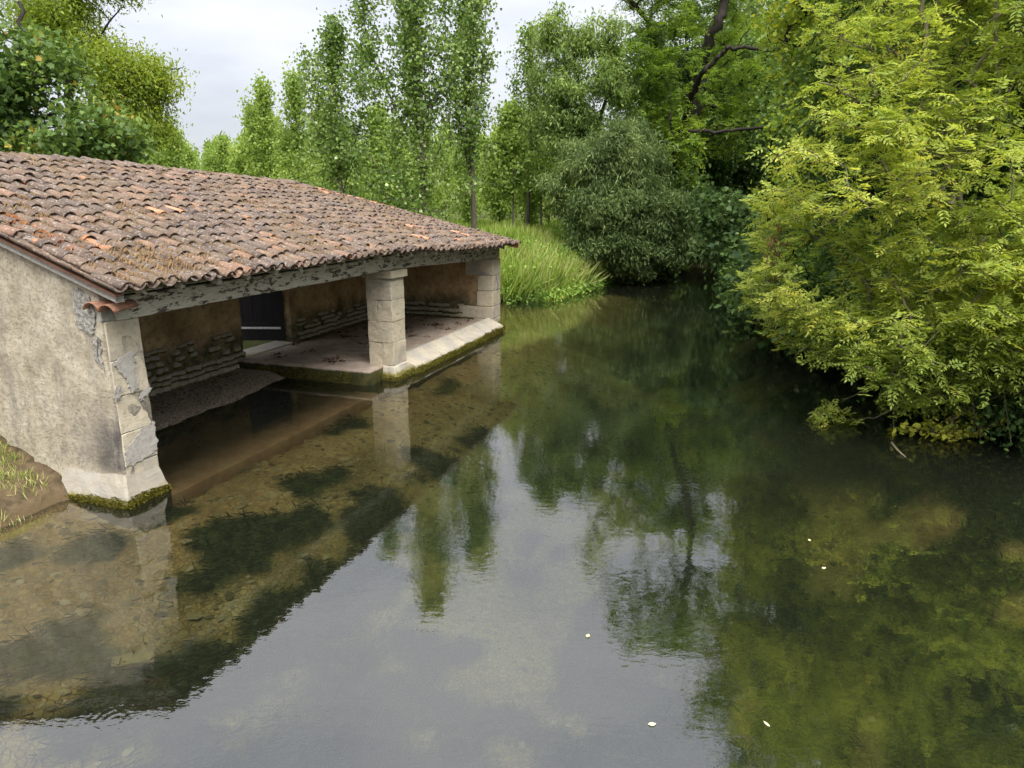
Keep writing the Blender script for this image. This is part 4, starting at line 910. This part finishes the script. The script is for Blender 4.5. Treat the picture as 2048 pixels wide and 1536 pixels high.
# --- open tree with drooping leaves left of it
b0 = ground_pt(1180, 540, 31)
root, tp, td, r_, base = build('walnut_tree', 'open crowned tree with drooping leaf bunches against the sky beside the poplars', 'tree',
    [([b0, PX(1178, 420, 30.5), PX(1180, 300, 30), PX(1165, 200, 30), PX(1150, 120, 30), PX(1140, 50, 30)], .18, .04), ([PX(1180, 300, 30), PX(1215, 180, 30), PX(1225, 90, 30)], .09, .03), ([PX(1165, 200, 30), PX(1110, 110, 30), PX(1100, 60, 30)], .06, .02)],
    [(1105, 60, 30, 40, 38, 1), (1165, 55, 30, 42, 36, 1.1), (1130, 100, 30, 45, 36, 1.1), (1190, 120, 30, 45, 50, 1.2), (1100, 165, 30, 34, 36, 1), (1150, 200, 30, 60, 50, 1.4), (1215, 90, 30, 36, 50, 1), (1210, 200, 30, 55, 60, 1.4), (1110, 240, 30, 45, 40, 1.2), (1160, 280, 30, 80, 50, 1.6)],
    300, 121, MAT['darkbark'], gap=.5, rtip=.008, clump=.22)
leaves('crown', 'leaflet', tp, td, 95, .17, .22, r_, MAT['walnut'], root, .9, .5, .48, .18, 1., .5); finish(root, base)
# --- grey green willows
for i, (lab, bl, n, bb) in enumerate([
    ('grey green willow bush bulging over the river from the meadow bank', [(1235, 290, 27.8, 42, 50, 1.1), (1180, 330, 28, 60, 50, 1.3), (1125, 410, 28, 42, 50, 1.1), (1195, 410, 27.6, 60, 50, 1.3), (1255, 390, 27.3, 36, 50, .9), (1165, 490, 28, 70, 45, 1.2), (1245, 490, 27.6, 40, 40, .9), (1150, 300, 28.4, 30, 40, .8), (1262, 330, 27.6, 20, 26, .6), (1110, 470, 27.4, 24, 36, .7), (1215, 225, 28.6, 36, 40, .9), (1282, 250, 29, 26, 45, .8), (1300, 345, 28.8, 34, 50, .9), (1180, 250, 29, 40, 40, .9), (1095, 500, 27.2, 18, 24, .5), (1285, 410, 28, 26, 40, .7)], 900, (1190, 540, 29.5)),
    ('pale willow bough drooping to the dark water at the bend', [(1330, 430, 28.5, 55, 50, 1.2), (1290, 460, 28.5, 60, 60, 1.2), (1350, 480, 28.5, 40, 40, .9), (1270, 530, 28.5, 40, 40, .8)], 300, (1300, 560, 31))]):
    b0 = ground_pt(*bb)
    root, tp, td, r_, base = build('grey_willow', lab, 'willow', [([b0, PX(bb[0], 470, 28.6), PX(bb[0] - 5, 400, 28.5), PX(bb[0] + 15, 320, 28.5)] if i == 0 else [b0, PX(1310, 500, 29), PX(1325, 440, 28.6)], .12, .03)], bl, n, 130 + i, MAT['darkbark'], rtip=.007, gap=.6, clump=.2)
    leaves('crown', 'narrow', tp, td, 90, .2, .2, r_, MAT['willow'], root, .9, .5, .5, .18, 1.5, .9); finish(root, base)
# --- fig
b0 = ground_pt(1520, 560, 24.5)
root, tp, td, r_, base = build('fig_bush', 'fig bush with large lobed dark leaves above the water beyond the alder', 'bush', [([b0, PX(1500, 500, 23.6), PX(1470, 440, 23)], .06, .02)], [(1455, 430, 23, 55, 45, 1), (1490, 500, 23, 60, 60, 1), (1440, 480, 23, 40, 40, .8), (1480, 570, 23, 40, 40, .7), (1420, 410, 23.4, 30, 30, .7)], 260, 140, MAT['bark'], rtip=.007)
leaves('crown', 'maple', tp, td, 24, .165, .2, r_, MAT['fig'], root, .5, .4, .5, .18, .9, .8); finish(root, base)
# --- sycamore and box elder behind the roof
b0 = ground_pt(20, 420, 17)
root, tp, td, r_, base = build('sycamore_tree', 'dark sycamore with lobed rusty tinged leaves rising behind the tiled roof', 'tree',
    [([b0, PX(25, 330, 17), PX(40, 220, 17), PX(50, 110, 17), PX(40, 0, 17.2)], .16, .04), ([PX(35, 270, 17), PX(120, 220, 16.6), PX(190, 220, 16.4)], .05, .01)],
    [(70, 220, 16.2, 110, 100, 1.6), (180, 270, 16, 90, 60, 1.2), (-10, 110, 16.6, 90, 90, 1.5), (-110, 230, 16, 110, 150, 1.6), (95, 130, 16.8, 55, 50, 1), (240, 295, 16.4, 45, 35, .7), (20, 290, 16, 110, 60, 1.2)], 620, 150, MAT['darkbark'], gap=.6)
leaves('crown', 'maple', tp, td, 28, .12, .2, r_, MAT['maple'], root, .5, .45, .5, .17, 1.1, .8); finish(root, base)
b0 = ground_pt(150, 430, 21)
root, tp, td, r_, base = build('box_elder_tree', 'bright yellow green tree with thin bare twig ends behind the dark sycamore', 'tree',
    [([b0, PX(150, 330, 21), PX(140, 200, 21), PX(135, 80, 21), PX(130, -60, 21), PX(120, -160, 21)], .2, .05), ([PX(145, 240, 21), PX(220, 170, 20.6), PX(290, 140, 20.4), PX(345, 140, 20.2), PX(368, 132, 20.2)], .06, .008), ([PX(140, 180, 21), PX(200, 70, 20.6), PX(250, 10, 20.6)], .06, .01)],
    [(150, 60, 20.4, 100, 75, 1.8), (225, 110, 20.2, 65, 60, 1.3), (265, 195, 20.2, 55, 65, 1.2), (190, 170, 20.6, 70, 70, 1.4), (50, 20, 20.6, 90, 60, 1.7), (140, -90, 20.8, 140, 90, 2), (305, 260, 20, 28, 45, .7), (310, 170, 20, 34, 40, .6), (240, 20, 20.4, 30, 40, .8), (270, 280, 20.2, 50, 40, .9)], 560, 151, MAT['darkbark'], gap=.5, rtip=.007)
leaves('crown', 'leaflet', tp, td, 90, .115, .24, r_, MAT['elder'], root, .6, .5, .5, .15, 1., .7); finish(root, base)

# --- poplars
def poplar(name, label, u, Y, ztop, rad, ntips, nleaf, lsize, seed, mat, group=None, clearz=2.4, spires=0, xy=None, kind='delta', spread=.17):
    r_ = np.random.default_rng(seed)
    x, y = (PX(u, 430, Y)[:2] if xy is None else xy); zb = gz1(x, y) - .1; root = empty(name); tag(root, label, 'poplar', group)
    Ht = ztop - zb; pts = np.array([[x + .01 * Ht * math.sin(t * 5 + seed), y + .01 * Ht * math.cos(t * 4 + seed), zb + Ht * t] for t in np.linspace(0, 1, 16)])
    trunks = [(pts, .012 * Ht, .006)]
    n_main = ntips; tz = zb + clearz + (Ht - clearz) * r_.random(n_main) ** .85; f = (tz - zb - clearz) / (Ht - clearz)
    prof = np.interp(f, [0, .12, .35, .65, .9, 1], [.6, 1, .98, .58, .27, .05]) * rad; a = r_.uniform(0, 6.28, n_main); k_ = r_.random(n_main) ** .6 * prof
    lump = .75 + .5 * np.sin(a * 3 + f * 9 + seed)
    tips = np.column_stack([x + np.cos(a) * k_ * lump, y + np.sin(a) * k_ * lump, tz])
    for s_ in range(spires):                                  # secondary leaders rising beside the main stem
        a_ = r_.uniform(0, 6.28) if s_ > 1 else [math.pi * .95, .15][s_]; h0, h1 = r_.uniform(.3, .5), r_.uniform(.72, .92); w = rad * r_.uniform(.62, .85)
        q = np.array([[x + math.cos(a_) * w * min(1, 1.6 * t), y + math.sin(a_) * w * min(1, 1.6 * t), zb + Ht * (h0 * .8 + (h1 - h0 * .8) * t)] for t in np.linspace(0, 1, 8)])
        trunks.append((q, .004 * Ht, .005)); m = ntips // 7; t = r_.uniform(.2, 1, m); c_ = np.stack([np.interp(t, np.linspace(0, 1, 8), q[:, i]) for i in range(3)], 1)
        tips = np.vstack([tips, c_ + r_.normal(0, 1, (m, 3)) * [rad * .13, rad * .13, .15] * (1.25 - t)[:, None]])
    tips = np.vstack([tips, pts[-1] + np.column_stack([r_.normal(0, .06, (7, 2)), r_.uniform(-.6, .12, 7)])])
    V, q, tp, td = skeleton(trunks, tips, r_, 1.3, 3, -.06, .005, clearz * .7)
    meshobj('trunk', quads_mesh('trunk', V, q), MAT['bark'], root)
    leaves('crown', kind, tp, td, nleaf, lsize, spread * 1.1, r_, mat, root, .7, .5, .5, .2, 1., .7, .3, seed)
    finish(root, np.array([x, y, zb])); return root
PO = 'young poplars planted in rows on the meadow'
poplar('poplar_tree', 'broad dense young poplar with several leaders, the largest of the poplars behind the roof', 842, 26, 13.4, 2.7, 760, 18, .12, 201, MAT['poplar'], None, 1.8, 3)
poplar('poplar_tree', 'slender poplar with a clean trunk standing just past the end of the roof', 942, 28, 12.2, 1.0, 330, 18, .12, 202, MAT['poplar'], None, 3.0, 3)
poplar('poplar_tree', 'forked poplar with a loose pointed top beside the broad dense poplar', 688, 27.5, 9.6, 1.5, 330, 18, .12, 203, MAT['poplar'], None, 1.6, 3)
poplar('poplar_tree', 'narrow poplar spire rising from the plantation, the taller of two side by side', 605, 31, 8.3, .95, 220, 18, .125, 204, MAT['poplar2'], None, 1.6, 1)
poplar('poplar_tree', 'narrow poplar spire rising from the plantation, the shorter of two side by side', 545, 34, 8.4, .95, 220, 18, .13, 205, MAT['poplar2'], None, 1.6, 1)
poplar('poplar_tree', 'poplar with a feathery pointed top against the open crowned tree', 1058, 33, 10.4, .8, 240, 16, .12, 206, MAT['poplar'], None, 2.6, 2)
poplar('poplar_tree', 'thin trunked poplar in the grass between the roof end and the willow bush', 1024, 31, 7.0, 1.1, 220, 25, .14, 207, MAT['poplar2'], None, 2.6, 1)
poplar('poplar_tree', 'pale leaved poplar whose trunk meets the willow bush', 1080, 36, 7.6, 1.3, 260, 25, .14, 208, MAT['poplar2'], None, 2.6, 1)
protos = [poplar('poplar_tree', 'young poplar in the crowded plantation rows behind the wash house', 0, 0, gz1(-8, 44) + 7.2 + .4 * i, 1.5, 230, 26, .2, 300 + i, MAT['poplar2'], PO, 1.6, 1, (-8 - 5 * i, 44 + 6 * i), 'far', .24) for i in range(3)]
def copy_tree(o, loc, rz, sc):
    c_ = o.copy(); COL.objects.link(c_); c_.location = loc; c_.rotation_euler = (0, 0, rz); c_.scale = (sc, sc, sc)
    for ch in o.children:
        d = ch.copy(); COL.objects.link(d); d.parent = c_
    return c_
rp = np.random.default_rng(17)
for j, Y in enumerate([36, 40, 44, 49, 55, 63, 72, 82, 94, 112]):
    us = np.arange(350 + (j % 2) * 20, 1190, 1400 * 4.6 / Y * (1.0 if Y < 60 else 1.25))
    for u in us:
        u = u + rp.normal(0, 12); Yj = Y + rp.normal(0, .8)
        if Y < 40 and 560 < u < 1000 and rp.random() < .5: continue
        x = PX(u, 430, Yj)[0]; sc = rp.uniform(.66, .92) * (1.0 + .009 * (Y - 40)) * (.88 if u < 520 else 1)
        copy_tree(protos[rp.integers(3)], (x, Yj, gz1(x, Yj) - .1), rp.uniform(0, 6.28), sc)

# --- woodland closing the view behind the river bend and the right bank
def broadleaf(name, label, seed, Ht, R, ntips, nleaf, lsize, mat, group, loc):
    r_ = np.random.default_rng(seed); root = empty(name); tag(root, label, 'tree', group)
    pts = np.array([[.2 * math.sin(3 * t), .2 * math.cos(2 * t), Ht * .8 * t] for t in np.linspace(0, 1, 10)])
    d = unit(r_.normal(0, 1, (ntips, 3))); k_ = r_.random(ntips) ** .4; lob = .75 + .5 * vnoise(d[:, 0] * 2 + 5, d[:, 1] * 2, d[:, 2] * 2, seed)
    tips = d * (k_ * lob)[:, None] * [R, R, Ht * .46] + [0, 0, Ht * .53]; tips[:, 2] = np.maximum(tips[:, 2], .15)
    V, q, tp, td = skeleton([(pts, .02 * Ht, .03)], tips, r_, .7, 3, .1, .012)
    meshobj('trunk', quads_mesh('trunk', V, q), MAT['darkbark'], root); leaves('crown', 'far', tp, td, nleaf, lsize, .34, r_, mat, root, .4, .7, .5, .2, 1.2, .5, .6, seed)
    root.location = loc; return root
WG = 'shaded woodland trees behind the river bend'
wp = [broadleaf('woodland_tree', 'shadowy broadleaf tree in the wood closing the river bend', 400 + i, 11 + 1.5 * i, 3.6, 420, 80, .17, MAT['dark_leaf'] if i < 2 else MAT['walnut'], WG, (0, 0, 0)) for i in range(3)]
spots = [(1395, 38.5), (1330, 39), (1480, 41), (1620, 37), (1660, 31), (1730, 24), (1820, 21), (1900, 19.5), (1950, 18), (2120, 16), (1350, 44), (1500, 40), (1450, 45), (1770, 28), (2300, 13), (1570, 42)]
for i, (u, Y) in enumerate(spots):
    x = PX(u, 430, Y)[0]; z = gz1(x, Y) - .1; o = wp[i] if i < 3 else copy_tree(wp[i % 3], (0, 0, 0), rp.uniform(0, 6.28), rp.uniform(.75, 1.05)); o.location = (x, Y, z)
# distant belt of trees beyond the plantation
rf = np.random.default_rng(88); nt = 2600
fx = rf.uniform(-75, 22, nt); fy = rf.uniform(118, 132, nt); top = 7.5 + 4 * fbm(fx * .12, fx * 0, seed=6) + 2 * fbm(fx * .5, fx * 0, seed=8)
fz = 1.3 + top * rf.random(nt) ** .7
ft = np.column_stack([fx, fy, fz]); fd_ = unit(rf.normal(0, 1, ft.shape))
fwd = leaves('far_wood', 'far', ft, fd_, 13, .68, .75, rf, MAT['poplar2'], None, .4, .6, .3, .2, 1.3, .12)
tag(fwd, 'distant belt of trees closing the meadow behind the plantation', 'trees', kind='stuff')
# low dark bushes at the water's edge in the bend
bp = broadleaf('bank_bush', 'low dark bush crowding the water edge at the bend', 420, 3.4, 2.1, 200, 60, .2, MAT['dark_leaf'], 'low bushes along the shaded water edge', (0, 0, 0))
for i, (u, v, Y) in enumerate([(1290, 540, 34.6), (1370, 530, 37.5), (1440, 530, 38.5), (1500, 540, 29.5), (1240, 540, 32), (1530, 560, 26), (1560, 600, 20.5), (1640, 620, 17), (1800, 650, 13.6), (1980, 700, 11.4), (1330, 530, 38), (1410, 530, 40)]):
    x = PX(u, v, Y)[0]; o = bp if i == 0 else copy_tree(bp, (0, 0, 0), rp.uniform(0, 6.28), rp.uniform(.7, 1.0)); o.location = (x, Y, max(gz1(x, Y), -.2) - .1)

# --- brambles and tall herbs on the meadow bank
for i, (lab, x0, x1, y0, y1, n, hh) in enumerate([
    ('bright green bramble patch beside the far corner of the wash house', -.5, .9, 23.2, 26.0, 230, .75),
    ('leafy bramble with reddish tinges drooping into the river', .7, 2.4, 23.4, 26.8, 280, .85),
    ('bramble tangle against the foot of the willow bush', 2.2, 5.0, 24.6, 31.0, 340, 1.2),
    ('pale herb thicket on the meadow crest above the brambles', -.9, 2.2, 25.6, 28.6, 220, .8),
    ('tall nettles at the meadow edge before the poplar trunks', 1.6, 3.4, 26.5, 29.5, 150, 1.2)]):
    r_ = np.random.default_rng(500 + i); px_ = r_.uniform(x0, x1, n * 4); py_ = r_.uniform(y0, y1, n * 4); sd_ = river_sd(px_, py_); k = (sd_ < .25) & (vnoise(px_ * .9, py_ * .9, None, 40) > .18); px_, py_, sd_ = px_[k][:n], py_[k][:n], sd_[k][:n]
    hgt = hh * (.3 + 1.1 * fbm(px_ * 1.1, py_ * 1.1, seed=41)) * sstep(.4, -.6, sd_) * r_.random(len(px_)) ** .4
    tips = np.column_stack([px_, py_, np.maximum(ground_z(px_, py_), 0) + .08 + hgt]); c = tips.mean(0); b0 = np.array([c[0], c[1], gz1(c[0], c[1]) - .05])
    root = empty('bramble_bush'); tag(root, lab, 'bramble')
    V, q, tp, td = skeleton([(np.array([b0, b0 + [.05, 0, .2], b0 + [.1, .05, .4]]), .015, .006)], tips, r_, .1, 3, .08, .003)
    meshobj('trunk', quads_mesh('trunk', V, q), MAT['bark'], root); td = unit(td * .4 + np.array([0, 0, .8]))
    leaves('crown', 'oval' if i != 4 else 'leaflet', tp, td, 56, .1 if i != 4 else .15, .15, r_, MAT['bramble'], root, .15, .35, .5, .17, 1.5, 1.1, seed=3 + i); finish(root, b0)

# --- grass: meadow behind, tufts on the near bank
def grass(name, label, n, reg, hgt, seed, wid=.012, tone0=.4, dens=None):
    r_ = np.random.default_rng(seed); x = r_.uniform(reg[0], reg[1], n); y = r_.uniform(reg[2], reg[3], n)
    k_ = (river_sd(x, y) < -.05); s, q = SN(x, y); k_ &= ~((s > -.55) & (s < 11.6) & (q > -.1) & (q < 3.6))
    if dens is not None: k_ &= dens(x, y, r_)
    x, y = x[k_], y[k_]; m = len(x); z = ground_z(x, y)
    axd = np.array([0, 0, 1.]) + r_.normal(0, .3, (m, 3)); X, Y, Z = frame(axd, r_.normal(0, 1, (m, 3)) * [1, 1, .1])
    o = meshobj(name, stamp(name, [(-.5, 0, 0), (.5, 0, 0), (.1, 1, .22), (-.45, .55, .05)], [(0, 1, 2, 3)], np.stack([x, y, z - .01], 1), X, Y, Z, np.stack([np.full(m, wid), hgt * r_.uniform(.5, 1.2, m), hgt * r_.uniform(.5, 1.2, m)], 1), np.clip(tone0 + .9 * (fbm(x * 1.2, y * 1.2, seed=seed) - .45) + r_.normal(0, .2, m), 0, 1)), MAT['grass'])
    tag(o, label, 'grass', kind='stuff'); return o
grass('meadow_grass', 'tall green and straw coloured meadow grass under the poplars', 62000, (-7, 6.5, 22.5, 52), .8, 61, .028, .36)
grass('river_bank_grass', 'long shaggy grass hanging over the far bank beyond the wash house', 24000, (-1.0, 5.2, 23.0, 29.5), 1.1, 63, .02, .55)
grass('bank_grass', 'short green and dry grass on the bank beside the gable wall', 9000, (-8.0, -4.95, 5.2, 8.3), .12, 62, .006, .8, lambda x, y, r_: fbm(x * 2.2, y * 2.2, seed=91) > .36 + .1 * r_.random(len(x)))
# fallen leaves floating on the river
for i, (u, v, L_, a, lab) in enumerate([(1296, 1450, .055, .1, 'oval cream leaf floating on the open water alone'), (1174, 1276, .05, 1.2, 'crumpled pale leaf floating on the grey water'), (1644, 1138, .05, .5, 'small yellow leaf floating over the dark tree reflection'), (1620, 1083, .045, 1.4, 'pale folded leaf floating between tree reflections'), (1540, 1455, .06, 2.0, 'thin brown leaf floating on edge of the tree reflection')]):
    c = onz(u, v); X = np.array([[math.cos(a), math.sin(a), 0]]); Y = np.array([[-math.sin(a), math.cos(a), 0]]); Z = np.array([[0, 0, 1.]])
    o = meshobj('floating_leaf', stamp('floating_leaf', LEAF['oval'][0], LEAF['oval'][1], np.array([[0, 0, .006]]), Y, X, -Z, np.array([[L_ * (.5 if i == 4 else 1), L_, L_ * .1]]), np.array([.8 - .3 * (i % 2)])), MAT['yleaf']); o.location = (c[0], c[1], 0)
    tag(o, lab, 'leaf')
c = onz(1800, 905); dw = meshobj('driftwood', quads_mesh('driftwood', *tube(smooth_path([onz(1782, 885, -.02), onz(1795, 900, .03), onz(1812, 915, .0)], 4), np.linspace(.02, .008, 9), 7)), MAT['palebark'])
tag(dw, 'short brown broken branch lying in the water under the yellow bramble', 'branch')
